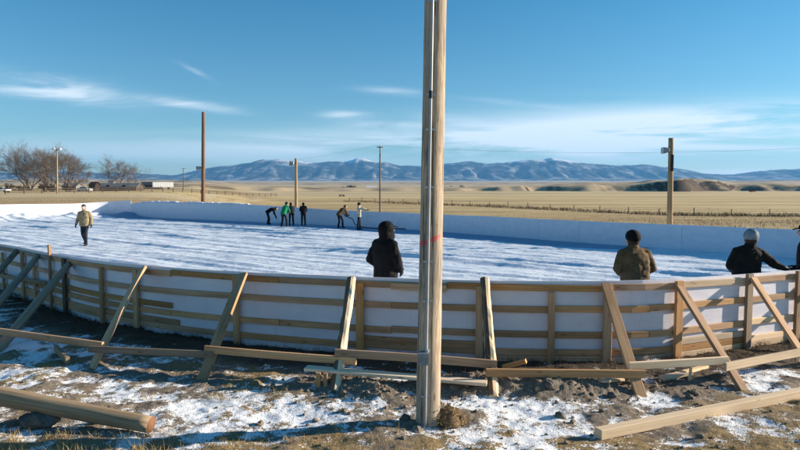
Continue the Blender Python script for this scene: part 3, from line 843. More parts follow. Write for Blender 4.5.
def blades(name, spots, mat, label, hmin, hmax, wid, lean=.5, per=7, spread=.05):
    V, Fc = [], []
    for (xx, yy, sc) in spots:
        for _ in range(per):
            x0 = xx+rg.gauss(0, spread); y0 = yy+rg.gauss(0, spread); z0 = gz(x0, y0)-.01 if spread < .3 else float(gbase(np.array([x0]), np.array([y0]))[0])-.03
            h = rg.uniform(hmin, hmax)*sc; a = rg.uniform(0, 6.28); l = rg.uniform(.05, lean)*h; dx, dy = math.cos(a)*l, math.sin(a)*l
            b = rg.uniform(0, 6.28); wx, wy = math.cos(b)*wid, math.sin(b)*wid; i = len(V)
            V += [(x0-wx, y0-wy, z0), (x0+wx, y0+wy, z0), (x0+dx*.4+wx*.7, y0+dy*.4+wy*.7, z0+h*.6), (x0+dx*.4-wx*.7, y0+dy*.4-wy*.7, z0+h*.6), (x0+dx, y0+dy, z0+h*.93)]
            Fc += [(i, i+1, i+2, i+3), (i+3, i+2, i+4)]
    me = bpy.data.meshes.new(name); me.from_pydata(V, [], Fc); me.materials.append(mat)
    o = bpy.data.objects.new(name, me); C.objects.link(o); return tag(o, label, 'grass', kind='stuff')
sp = []
for k in range(260):      # straw tufts along the bottom edge
    px = rg.choice([rg.uniform(-10, 160), rg.uniform(100, 430), rg.uniform(-10, 160), rg.uniform(700, 810)]); py = rg.uniform(432, 462) if px < 600 else rg.uniform(415, 460)
    d = ray(px, py); kk = -(CAMZ+.1)/d.z; sp.append((d.x*kk, d.y*kk, rg.uniform(.5, 1.2)))
for k in range(150):
    xx, yy = rg.uniform(-4.8, 5), rg.uniform(5.2, 7.6)
    if fbm(np.array([xx*.8]), np.array([yy*.8]), 3, 99)[0] > .47: sp.append((xx, yy, rg.uniform(.4, .9)))
for px, py in ((220, 397), (214, 396), (150, 395), (228, 398), (120, 434), (150, 432), (165, 434), (283, 393), (260, 394), (66, 437), (10, 440)):
    d = ray(px, py); kk = -(CAMZ+.12)/d.z
    for _ in range(3): sp.append((d.x*kk+rg.gauss(0, .04), d.y*kk+rg.gauss(0, .03), 1.2))
blades('dry_grass', sp, M['straw'], 'dry golden grass tufts poking through the snow patches', .03, .11, .0016, .9, 11, .04)
sp = []
for k in range(1500):
    s = rg.uniform(s_near(-20), s_near(830)); q = pp(s)+pout(s)*abs(rg.gauss(.12, .45)); sp.append((q[0], q[1], rg.uniform(.5, 1.2)))
blades('trampled_grass', sp, M['dark_straw'], 'dead brown grass along the foot of the near boards', .04, .13, .002, 1.0, 8, .05)
# taller prairie grass behind the far boards
sp = []
for k in range(5200):
    yy = 24+rg.random()**1.5*120; u_ = rg.uniform(-.75, .75); xx = u_*yy
    sp.append((xx, yy, rg.uniform(.6, 1.3)))
_pa = np.array([pp(s_) for s_ in np.arange(0, LEN, .5)])
sp = [q for q in sp if np.hypot(_pa[:, 0]-q[0], _pa[:, 1]-q[1]).min() > 2.2 and not bool(inside(np.array([q[0]]), np.array([q[1]]))[0]) and (q[1] > 20+abs(q[0])*.2) and not (q[0] < 0 and q[1] < 60-0*q[0] and q[1] < 40-.9*q[0])]
blades('prairie_grass', sp, M['field_straw'], 'long dry prairie grass growing beyond the far boards', .10, .26, .012, .9, 8, .6)

# ------------------------------------------------------------------ light poles by the rink
def floodlight(parent, c, w, h, face=-1):
    """box floodlight whose glass faces -x (towards the rink)"""
    f = MB(); c = Vector(c)
    secs = [(c+Vector((face*w*.5, 0, 0)), (0, h*.62, 0), (0, 0, h*.5)), (c+Vector((face*w*.35, 0, 0)), (0, h*.62, 0), (0, 0, h*.5)), (c+Vector((-face*w*.3, 0, .02)), (0, h*.5, 0), (0, 0, h*.36)), (c+Vector((-face*w*.5, 0, .02)), (0, h*.2, 0), (0, 0, h*.16))]
    f.loft(secs, 16, 6); o = f.build('floodlight', M['box_metal'], parent); fix_normals(o)
    g = MB(); g.box(c+Vector((face*(w*.5+.006), 0, 0)), (.008, h*1.1, h*.84)); g.build('lens', M['glass'], o)
    b = MB(); b.sweep([c+Vector((-face*w*.4, 0, .02)), c+Vector((-face*(w*.5+.16), 0, .02))], rect(.05, .05)); b.build('bracket', M['metal'], o)
    return o
def light_pole(px, ytop, Yd, r, mat, label, lamp=None, group='light poles around the rink', lean=0):
    b = at(px, 200, Yd); zb = float(gbase(np.array([b.x]), np.array([Yd]))[0])
    t = at(px+lean, ytop, Yd)
    root = empty('light_pole', (b.x, Yd, zb), label=label, cat='light pole', group=group)
    roundlog((b.x, Yd, zb-.3), t, r*1.12, r*.88, 20, 12, .04).build('shaft', M[mat], root, True)
    if lamp:
        c = at(lamp[0], lamp[1], Yd-.02); floodlight(root, c, lamp[2], lamp[3])
    return root, t, zb
lp, t, zb = light_pole(671, 138, 25.8, .115, 'pole_far', 'sawn pale pole with a box floodlight near its top, right of the utility pole', (666, 150.5, .30, .27))
mb = MB(); c = at(671.0, 163, 25.8); mb.sweep([c+Vector((-.01, -.12, -.35)), c+Vector((-.01, -.12, .35))], rect(.12, .05), (0, 1, 0)); mb.build('ballast_box', M['black_metal'], lp)
lp, t, zb = light_pole(296, 158.5, 52, .135, 'pole_far', 'shorter pale pole with a small floodlight standing behind the workers', (292.3, 163.5, .42, .4))
lp, t, zb = light_pole(202.6, 112, 66, .2, 'pole_red', 'tall reddish brown pole behind the far left corner of the boards', (199, 168, .5, .38), lean=.8)
# yard light by the bare trees
b = at(57, 190, 150); zb = float(gbase(np.array([b.x]), np.array([150.]))[0])
yl = empty('light_pole', (b.x, 150, zb), label='slim pole with a white T shaped lamp head in front of the bare trees', cat='light pole')
t = at(57, 149, 150); roundlog((b.x, 150, zb-.3), t, .2, .15, 16, 8).build('shaft', M['pole_far'], yl, True)
mb = MB(); mb.sweep([t+Vector((-1.0, 0, -.1)), t+Vector((1.0, 0, -.1))], rect(.12, .12)); mb.build('crossarm', M['pole_grey'], yl)
for dx in (-.75, .75):
    mb = MB(); c = t+Vector((dx, -.2, .02)); mb.loft([(c+Vector((0, 0, -.25)), (.48, 0, 0), (0, .35, 0)), (c+Vector((0, 0, 0)), (.44, 0, 0), (0, .32, 0)), (c+Vector((0, 0, .22)), (.2, 0, 0), (0, .16, 0))], 14, 4)
    fix_normals(mb.build('lamp_head', M['lampwhite'], yl))

def power_pole(px, ytop, Yd, r, label, arm=1.1, mat='pole_grey'):
    b = at(px, 195, Yd); zb = float(gbase(np.array([b.x]), np.array([float(Yd)]))[0]); t = at(px, ytop, Yd)
    root = empty('power_pole', (b.x, Yd, zb), label=label, cat='power pole')
    roundlog((b.x, Yd, zb-.4), t, r*1.1, r*.8, 16, 8).build('shaft', M[mat], root, True)
    mb = MB(); mb.sweep([t+Vector((-arm, 0, -.25)), t+Vector((arm, 0, -.25))], rect(.14, .12)); a = mb.build('crossarm', M[mat], root)
    for dx in (-arm*.9, arm*.9, -arm*.45):
        mb = MB(); mb.capsule(t+Vector((dx, 0, -.16)), t+Vector((dx, 0, .04)), .07, .05, 8, 3); mb.build('insulator', M['glass'], a, True)
    return root, t
pr, t1 = power_pole(380, 146, 112, .16, 'thin grey power pole with a short crossarm rising in front of the mountains', .55)
pr, t2 = power_pole(183.5, 168, 270, .2, 'slim distant power pole with a crossarm near the white trailer', 1.2)
def wire(P, Q, sag, r, label):
    n = 40; pts_ = [Vector(P).lerp(Vector(Q), i/n)-Vector((0, 0, sag*4*(i/n)*(1-i/n))) for i in range(n+1)]
    mb = MB(); mb.sweep(pts_, circ(r, 5), caps=True); o = mb.build('power_line', M['wire']); return tag(o, label, 'power line')
wire(t1+Vector((-.5, 0, .04)), t2+Vector((1.0, 0, .04)), 1.6, .011, 'power line running left from the thin grey power pole to the distant one')
wire(t1+Vector((.5, 0, .04)), at(900, 143, 95), 1.4, .013, 'power line crossing the sky right from the thin grey power pole')

# ------------------------------------------------------------------ field fences
def wire_fence(pts_, ph, pr_, label, every=1, rails=None, mat='fence_wood', name='wire_fence', wr=.012):
    z = [float(gbase(np.array([p[0]]), np.array([p[1]]))[0]) for p in pts_]
    root = empty(name, (pts_[0][0], pts_[0][1], z[0]), label=label, cat='fence')
    for i, p in enumerate(pts_):
        h = ph*random.uniform(.88, 1.12)
        roundlog((p[0], p[1], z[i]-.3), (p[0]+random.uniform(-.08, .08), p[1], z[i]+h), pr_, pr_*.9, 3, 7, .1).build('post', M[mat], root)
    for k in (rails or (.35, .7, 1.0)):
        mb = MB(); mb.sweep([(p[0], p[1]-pr_, z[i]+ph*k*.95) for i, p in enumerate(pts_)], circ(wr, 4) if wr < .05 else rect(.05, wr*2)); mb.build('wire' if wr < .05 else 'rail', M[mat] if wr >= .05 else M['wire'], root)
    return root
A = np.array([-16., 190.]); B = np.array([22., 148.]); D = np.array([51., 104.]); E = np.array([86., 97.])
def poly(Ps, step):
    out = []
    for a, b in zip(Ps[:-1], Ps[1:]):
        L = np.linalg.norm(b-a); n = max(1, round(L/step)); out += [a+(b-a)*i/n for i in range(n)]
    return [tuple(q) for q in out+[Ps[-1]]]
wire_fence(poly([A, B, D, E], 6.2), 1.25, .085, 'wire fence on dark posts crossing the dry field beyond the far boards')
wire_fence(poly([np.array([-92., 140.]), np.array([-75., 190.]), np.array([-60., 235.]), np.array([-53., 258.])], 4.6), 1.3, .12, 'dark corral fence of horizontal rails in front of the sheds at left', rails=(.3, .62, .95), name='corral_fence', wr=.085)
# weeds along the fence
sp = []
for a, b in ((A, B), (B, D), (D, E)):
    for k in range(420):
        q = a+(b-a)*rg.random(); sp.append((q[0]+rg.gauss(0, 1.2), q[1]+rg.gauss(0, 1.6), rg.uniform(.6, 1.4)))
M['weed'] = plain('weed_straw', (.25, .175, .095), .9, .4, .3)
blades('fence_weeds', sp, M['weed'], 'strip of dark brown weeds along the field fence', .3, .7, .05, .7, 5, .7)

# ------------------------------------------------------------------ bare trees
def bare_tree(base, H, W, seed, label, stems=4, levels=6, mat='twig', group=None, name='bare_tree', thick=1.0):
    rg = random.Random(seed); root = empty(name, base, label=label, cat='tree' if name == 'bare_tree' else 'shrub', group=group)
    cr = MB(); base = Vector(base)
    def grow(p, d, L, r, lv):
        n = 3; pts_ = [p]; q = p.copy(); dd = d.copy()
        for i in range(n):
            dd = (dd+Vector((rg.gauss(0, .13), rg.gauss(0, .13), rg.gauss(.03, .09)))).normalized(); q = q+dd*(L/n); pts_.append(q.copy())
        tgt = MB() if lv == 0 else cr; k = 6 if lv < 2 else 3
        tgt.sweep(pts_, circ(1, k), scale=lambda i, N: r*(1-.38*i/(N-1)), caps=False)
        if lv == 0: tgt.build('trunk', M[mat], root, True)
        if lv >= levels: return
        nb = rg.choice((2, 3, 3)) if lv < levels-2 else rg.choice((4, 5))
        for b in range(nb):
            a = dd.orthogonal().normalized(); a.rotate(Quaternion(dd, rg.uniform(0, 6.28)))
            nd = (dd+a*rg.uniform(.35, .95)); nd.x *= 1.12; nd.z += .12; nd.normalize()
            st = pts_[rg.choice((1, 2, 3))] if b else pts_[3]
            grow(st, nd, L*rg.uniform(.66, .88), max(r*rg.uniform(.48, .66), .011), lv+1)
    for s in range(stems):
        a = (s+.5)/stems*2-1+rg.uniform(-.15, .15)
        d = Vector((a*W/H*.9, rg.uniform(-.4, .4), 1)).normalized()
        grow(base+Vector((a*.35, rg.uniform(-.3, .3), -.2)), d, H*rg.uniform(.24, .31), .018*H*thick*rg.uniform(.8, 1.1), 0)
    cr.build('crown', M[mat], root)
    return root
def gpt(px, Yd):
    b = at(px, 190, Yd); return (b.x, Yd, float(gbase(np.array([b.x]), np.array([float(Yd)]))[0]))
bare_tree(gpt(30, 205), 17.5, 19, 3, 'broad leafless tree farthest left, its crown running out of the picture', 7, 6, thick=.75)
bare_tree(gpt(50, 212), 18.0, 19, 8, 'tall leafless tree behind the T shaped yard light', 7, 6, thick=.75)
bare_tree(gpt(68, 222), 15.5, 16, 41, 'rounded leafless tree between the yard light and the low barn', 7, 6, thick=.75)
bare_tree(gpt(-18, 215), 14, 12, 23, 'leafless tree half cut off by the left edge of the picture', 4, 5)
bare_tree(gpt(119, 260), 15, 17, 14, 'smaller rounded leafless tree standing apart, left of the white trailer', 8, 6, thick=.7)
bare_tree(gpt(80, 250), 7.5, 10, 31, 'low leafless tree just left of the dark brown shed', 4, 5, thick=.8)
BUSH = 'dark bushes around the sheds'
for k, (px, Yd, H, W, lb) in enumerate(((8, 190, 3.6, 6, 'dark leafless bush at the left edge below the bare trees'), (22, 195, 3.0, 6, 'dark leafless bush under the farthest left bare tree'), (45, 190, 3.8, 4, 'upright dark bush just left of the yard light'), (52, 188, 3.0, 4, 'dark bush touching the foot of the yard light'), (68, 195, 2.4, 5, 'low dark bush just right of the yard light'),
                                    (135, 260, 3.0, 6, 'dark bush beside the small rounded bare tree'), (160, 250, 1.6, 4, 'low bush in front of the white trailer'), (266, 120, .9, 1.8, 'small dark bush in the field above the bent worker'), (342, 260, 1.6, 5, 'lone dark bush in the field between two poles'),
                                    (344, 620, 5, 9, 'dark bush left of the far white farmhouse'), (353, 640, 6, 10, 'taller dark bush behind the far white farmhouse'), (366, 640, 4, 12, 'dark bush right of the far white farmhouse'), (451, 700, 5, 12, 'dark bush left of the far small house right of the utility pole'), (462, 720, 5, 12, 'dark bush right of the far small house right of the utility pole'), (751, 420, 4, 8, 'reddish brown bush at the foot of the bluffs at right'))):
    bare_tree(gpt(px, Yd), H, W, 60+k, lb, 9, 4, 'brush', BUSH if k < 7 else 'scattered bushes in the plain', 'bush', 2.2)

# ------------------------------------------------------------------ buildings in the distance
def shed(px0, px1, Yd, hw, hr, depth, label, wall, roof, doors=1, wins=1, name='shed', cat='shed', chimney=False):
    a, b = gpt(px0, Yd), gpt(px1, Yd); z = min(a[2], b[2])-.2; x0, x1 = a[0], b[0]; W = x1-x0
    root = empty(name, ((x0+x1)/2, Yd, z), label=label, cat=cat)
    m = MB(); m.v += [Vector(v) for v in ((x0, Yd, z), (x1, Yd, z), (x1, Yd+depth, z), (x0, Yd+depth, z), (x0, Yd, z+hw), (x1, Yd, z+hw), (x1, Yd+depth, z+hw), (x0, Yd+depth, z+hw), (x0, Yd+depth/2, z+hr-.05), (x1, Yd+depth/2, z+hr-.05))]
    for f in ((0, 1, 5, 4), (2, 3, 7, 6), (3, 0, 4, 8, 7), (1, 2, 6, 9, 5)): m.quad(f)
    m.build('wall', M[wall], root)
    r = MB(); o = .35
    for y0, y1 in ((Yd-o, Yd+depth/2), (Yd+depth+o, Yd+depth/2)):
        zz = z+hw-o*(hr-hw)/(depth/2); bb = len(r.v)
        r.v += [Vector(v) for v in ((x0-o, y0, zz), (x1+o, y0, zz), (x1+o, y1, z+hr), (x0-o, y1, z+hr), (x0-o, y0, zz+.12), (x1+o, y0, zz+.12), (x1+o, y1, z+hr+.12), (x0-o, y1, z+hr+.12))]
        for f in ((0, 1, 2, 3), (4, 5, 6, 7), (0, 1, 5, 4), (0, 3, 7, 4), (1, 2, 6, 5)): r.quad([bb+i for i in f])
    ro = r.build('roof', M[roof], root); fix_normals(ro)
    for k in range(doors):
        cx = x0+W*(.3+.4*k); d = MB(); d.box((cx, Yd-.03, z+1.15), (1.6 if hw > 2.2 else 1.1, .06, 2.0)); d.build('door', M['dark_paint'], root)
    for k in range(wins):
        cx = x0+W*(.62+.22*k); d = MB(); d.box((cx, Yd-.03, z+hw*.6), (.9, .06, .7)); d.build('window', M['car_glass'], root)
    if chimney:
        d = MB(); d.box((x0+W*.7, Yd+depth*.5, z+hr+.3), (.6, .6, 1.1)); d.build('chimney', M['rock'], ro)
    return root
shed(96, 136, 200, 1.5, 2.7, 6, 'long low dark barn with a grey roof behind the corral fence', 'barn_wood', 'roof_grey', 2, 0, 'barn', 'barn')
shed(90, 95, 195, 2.3, 3.1, 3, 'small dark brown shed at the left end of the low barn', 'barn_red', 'barn_red', 1, 0)
shed(139, 156, 262, 2.0, 3.2, 7, 'dark grey building with a gabled roof just left of the white trailer', 'dark_paint', 'dark_paint', 1, 1)
shed(62, 76, 240, 1.6, 2.6, 5, 'low grey shed among the brush right of the yard light', 'roof_grey', 'roof_grey', 1, 0)
shed(347, 351.5, 640, 2.6, 4.2, 6, 'far white farmhouse among dark bushes, left of the thin power pole', 'white_paint', 'roof_grey', 1, 1, 'house', 'house', True)
shed(366, 376, 660, 2.2, 3.8, 8, 'far pale barn right of the white farmhouse, just left of the thin power pole', 'car_pale', 'white_paint', 1, 1, 'barn', 'barn')
shed(460, 463, 700, 2.4, 3.8, 6, 'far tiny white house right of the utility pole', 'white_paint', 'roof_grey', 1, 1, 'house', 'house', True)
shed(108, 114, 800, 4, 6, 8, 'tiny pale farm building far off behind the small bare tree', 'car_pale', 'roof_grey', 1, 0, 'barn', 'barn')
# white box trailer
a, b = gpt(154.5, 255), gpt(171.5, 255); TL = (b[0]-a[0])/math.cos(R(28))
tr = empty('trailer', ((a[0]+b[0])/2, 255, a[2]), R(28), 'long white box trailer parked beside the dark grey building', 'trailer')
mb = MB(); mb.box((0, 0, 1.95), (TL, 2.4, 2.1)); mb.build('body', M['white_paint'], tr, False, True)
for k in range(9):
    mb = MB(); mb.box((-TL/2+TL*(k+.5)/9, -1.22, 1.95), (.05, .04, 2.0)); mb.build('side_rib', M['car_pale'], tr, False, True)
for dx in (.16, .24, .78):
    for yy in (-.95, .95):
        mb = MB(); c = Vector((-TL/2+TL*dx, yy, .45)); mb.sweep([c-Vector((0, .14, 0)), c+Vector((0, .14, 0))], circ(.45, 14), (0, 0, 1)); mb.build('wheel', M['rubber'], tr, False, True)
# parked vehicle at the left edge and one in the yard
def car(px, Yd, rz, mat, label, L=4.8):
    g = gpt(px, Yd); root = empty('car', g, rz, label, 'car', 'cars parked in the yard')
    m = MB(); m.loft([((-L/2, 0, .62), (0, .78, 0), (0, 0, .28)), ((-L*.3, 0, .66), (0, .88, 0), (0, 0, .36)), ((L*.2, 0, .66), (0, .88, 0), (0, 0, .36)), ((L*.48, 0, .6), (0, .76, 0), (0, 0, .26))], 16, 5); fix_normals(m.build('body', M[mat], root, True, True))
    m = MB(); m.loft([((-L*.05, 0, 1.0), (L*.32, 0, 0), (0, .82, 0)), ((-L*.06, 0, 1.42), (L*.22, 0, 0), (0, .68, 0))], 16, 5); fix_normals(m.build('windows', M['car_glass'], root, True, True))
    m = MB(); m.loft([((-L*.06, 0, 1.42), (L*.225, 0, 0), (0, .69, 0)), ((-L*.06, 0, 1.5), (L*.2, 0, 0), (0, .62, 0))], 16, 5); fix_normals(m.build('roof', M[mat], root, True, True))
    for sx in (-.31, .3):
        for sy in (-.8, .8):
            m = MB(); m.sweep([Vector((sx*L, sy-.1, .33)), Vector((sx*L, sy+.1, .33))], circ(.33, 14), (0, 0, 1)); m.build('wheel', M['rubber'], root, False, True)
    return root
car(1, 165, R(5), 'white_paint', 'white vehicle parked at the very left edge under the trees')
car(85, 178, R(-20), 'car_pale', 'pale vehicle parked between the yard light and the dark brown shed')

# ------------------------------------------------------------------ hills and mountains
def patch(name, xs, ys, fn, mat, label):
    X, Y = np.meshgrid(xs, ys); x, y = X.ravel(), Y.ravel(); z = fn(x, y)
    idx = np.arange(len(x)).reshape(len(ys), len(xs)); F = np.stack([idx[:-1, :-1], idx[:-1, 1:], idx[1:, 1:], idx[1:, :-1]], -1).reshape(-1, 4)
    me = np_mesh(name, np.stack([x, y, z], 1), F); me.materials.append(M[mat])
    o = bpy.data.objects.new(name, me); C.objects.link(o); return tag(o, label, 'hills', kind='structure')
def bluff(x, y):
    px = 400+600*x/y
    # crest height (m above the plain) along the view, front edge wanders
    crest = np.interp(px, [180, 260, 330, 420, 470, 520, 560, 600, 640, 657, 690, 715, 735, 760, 800, 900], [3, 3.6, 3.2, 2.6, 3.4, 5, 6, 7.5, 8.5, 11, 12.5, 11.5, 7, 7.5, 6.5, 5])
    front = 455+40*(fbm(x*.006, x*0, 2, 5)-.5)*2
    gul = fbm(x*.028, y*.006, 3, 15); gul2 = np.abs(fbm(x*.022+3, y*.012, 3, 19)-.5)*2
    main = sst(592, 612, px)*sst(742, 728, px)
    rise = sst(0, 1, (y-front+(gul-.5)*110)/(38-16*main))
    z = gbase(x, y)-1.2+(crest+1.2)*rise*(.68+.45*gul2)
    z = z+(fbm(x*.05, y*.05, 3, 25)-.5)*1.2*rise
    back = sst(900, 640, y)
    return gbase(x, y)-1.2+(z-gbase(x, y)+1.2)*back
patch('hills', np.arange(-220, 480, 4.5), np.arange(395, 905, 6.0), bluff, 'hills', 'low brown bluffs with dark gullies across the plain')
def bench(x, y):
    px = 400+600*x/y
    crest = np.interp(px, [-100, 60, 130, 185, 240, 330, 400, 560, 640, 700, 760, 900], [14, 15, 13, 12, 7, 5, 6, 7, 9, 11, 14, 15])
    g = fbm(x*.004, y*.004, 4, 35)
    rise = sst(0, 500, y-1900+(g-.5)*900)
    return gbase(x, y)-3+(crest*(.65+.6*g)+3)*rise*sst(4600, 3300, y)
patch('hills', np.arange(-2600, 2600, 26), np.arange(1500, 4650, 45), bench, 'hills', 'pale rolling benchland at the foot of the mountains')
RID = [(-60, 174), (20, 173), (60, 172), (100, 173.5), (140, 174.5), (175, 176), (186, 174), (200, 170.5), (215, 167.5), (230, 166), (245, 163.5), (262, 161.5), (280, 160), (295, 160.5), (305, 162.5), (320, 163.5), (335, 162.5), (350, 161), (362, 159.8), (375, 162), (390, 164), (405, 166), (425, 167.5), (440, 164.5), (455, 163), (470, 162.5), (488, 164.5), (505, 163.5), (520, 162), (535, 160.5), (550, 159), (562, 160), (575, 162.5), (590, 164), (610, 165.5), (630, 166), (650, 166.5), (670, 168.5), (690, 172), (710, 174.5), (730, 175), (745, 173.5), (760, 171.5), (780, 170), (800, 169), (860, 168)]
rpx = np.array([a for a, b in RID], float); rpy = np.array([b for a, b in RID], float)
def mountain(x, y):
    px = 400+600*x/y; py = np.interp(px, rpx, rpy)
    YR = 9800
    # far pale range at left stands farther back
    top = CAMZ+(183-py)*YR/600+((fbm(x*.0045, x*0+3, 3, 61)-.5)*34+(fbm(x*.013, x*0, 2, 64)-.5)*14)*sst(40, 170, (183-py)*YR/600)
    g = fbm(x*.0011, y*.0011, 5, 45); rg_ = 1-np.abs(fbm(x*.0016+9, y*.0009, 4, 49)-.5)*2
    spur = np.abs(fbm(x*.0034, y*.0007+2, 5, 41)-.5)*2.6
    d = (y-YR)
    front = sst(-2400+900*(g-.5), -50, d)
    env = np.where(d < 0, front**1.25*(.70+.3*front+.0), sst(2400, 0, d))
    cut = (1-np.abs(front*2-1))*np.where(d < 0, 1, 0)
    z = gbase(x, np.minimum(y, 9400))-25
    return z+(top-z)*np.clip(env*(1-cut*(.95*spur)), 0, 1)+(rg_-.6)*38*env*np.where(np.abs(d) < 120, .25, 1)
patch('mountains', np.arange(-7900, 8300, 34), np.concatenate([np.arange(7000, 9700, 60), np.arange(9700, 9950, 25), np.arange(9950, 12100, 160)]), mountain, 'mountain', 'long blue mountain range with patches of snow on the horizon')

# ------------------------------------------------------------------ people
def remeshed(mb, name, mats, parent, voxel, smooth=4, wrinkle=0.0, seed=0, wscale=11):
    o = mb.build('tmp', mats, None, True)
    m = o.modifiers.new('r', 'REMESH'); m.mode = 'VOXEL'; m.voxel_size = voxel; m.use_smooth_shade = True
    if smooth: s = o.modifiers.new('s', 'SMOOTH'); s.factor = .5; s.iterations = smooth
    dg = bpy.context.evaluated_depsgraph_get(); me = bpy.data.meshes.new_from_object(o.evaluated_get(dg))
    old = o.data; bpy.data.objects.remove(o); bpy.data.meshes.remove(old)
    n = len(me.vertices); co = np.zeros(n*3); me.vertices.foreach_get('co', co); co = co.reshape(-1, 3)
    if wrinkle:
        no = np.zeros(n*3); me.vertices.foreach_get('normal', no); no = no.reshape(-1, 3)
        a = fbm(co[:, 0]*wscale+co[:, 1]*4, co[:, 2]*wscale*1.3-co[:, 1]*wscale, 3, seed)-.5
        b = np.abs(fbm(co[:, 0]*5+co[:, 2]*5, co[:, 2]*9-co[:, 0]*6+co[:, 1]*7, 3, seed+5)-.5)-.15
        co = co+no*((a*1.6+b*1.5)*wrinkle)[:, None]; me.vertices.foreach_set('co', co.ravel())
    me.name = name; me.materials.clear()
    for q in (mats if isinstance(mats, list) else [mats]): me.materials.append(q)
    me.polygons.foreach_set('use_smooth', [True]*len(me.polygons)); me.update()
    o = bpy.data.objects.new(name, me); C.objects.link(o); o.parent = parent
    return o

def hand(mb, w, d, n, side, curl=.5, k=1.0, fat=.0):
    """wrist w, finger direction d, palm normal n, thumb on `side` vector"""
    w, d, n = Vector(w), Vector(d).normalized(), Vector(n).normalized(); sv = d.cross(n).normalized()
    if sv.dot(Vector(side)) < 0: sv = -sv
    pc = w+d*.05*k
    mb.loft([(w-d*.01, sv*.027*k, n*.018*k), (w+d*.03*k, sv*.037*k, n*.016*k), (w+d*.09*k, sv*.041*k, n*.014*k), (w+d*.098*k, sv*.036*k, n*.010*k)], 12, 2.6)
    for i, (o, L) in enumerate(((.030, .074), (.010, .083), (-.010, .077), (-.030, .060))):
        p = w+d*(.088-.004*abs(i-1))*k+sv*o*k; dd = d.copy(); r = (.0095+fat)*k
        for j, f in enumerate((.45, .32, .23)):
            c = curl*(.55 if j == 0 else .8)+i*.04
            dd = (dd*math.cos(c)+n*math.sin(c)).normalized() if j == 0 else (dd+n*math.tan(min(c, 1.2))*.8).normalized()
            q = p+dd*L*f*k; mb.capsule(p, q, r, r*.92, 8, 3); p = q; r *= .93
    p = w+d*.02*k+sv*.03*k; dd = (d*.7+sv*.7+n*.25).normalized()
    for L in (.042, .034, .026):
        q = p+dd*L*k; mb.capsule(p, q, (.0125+fat)*k, (.0105+fat)*k, 8, 3); p = q; dd = (dd+d*.35+n*.15*curl).normalized()

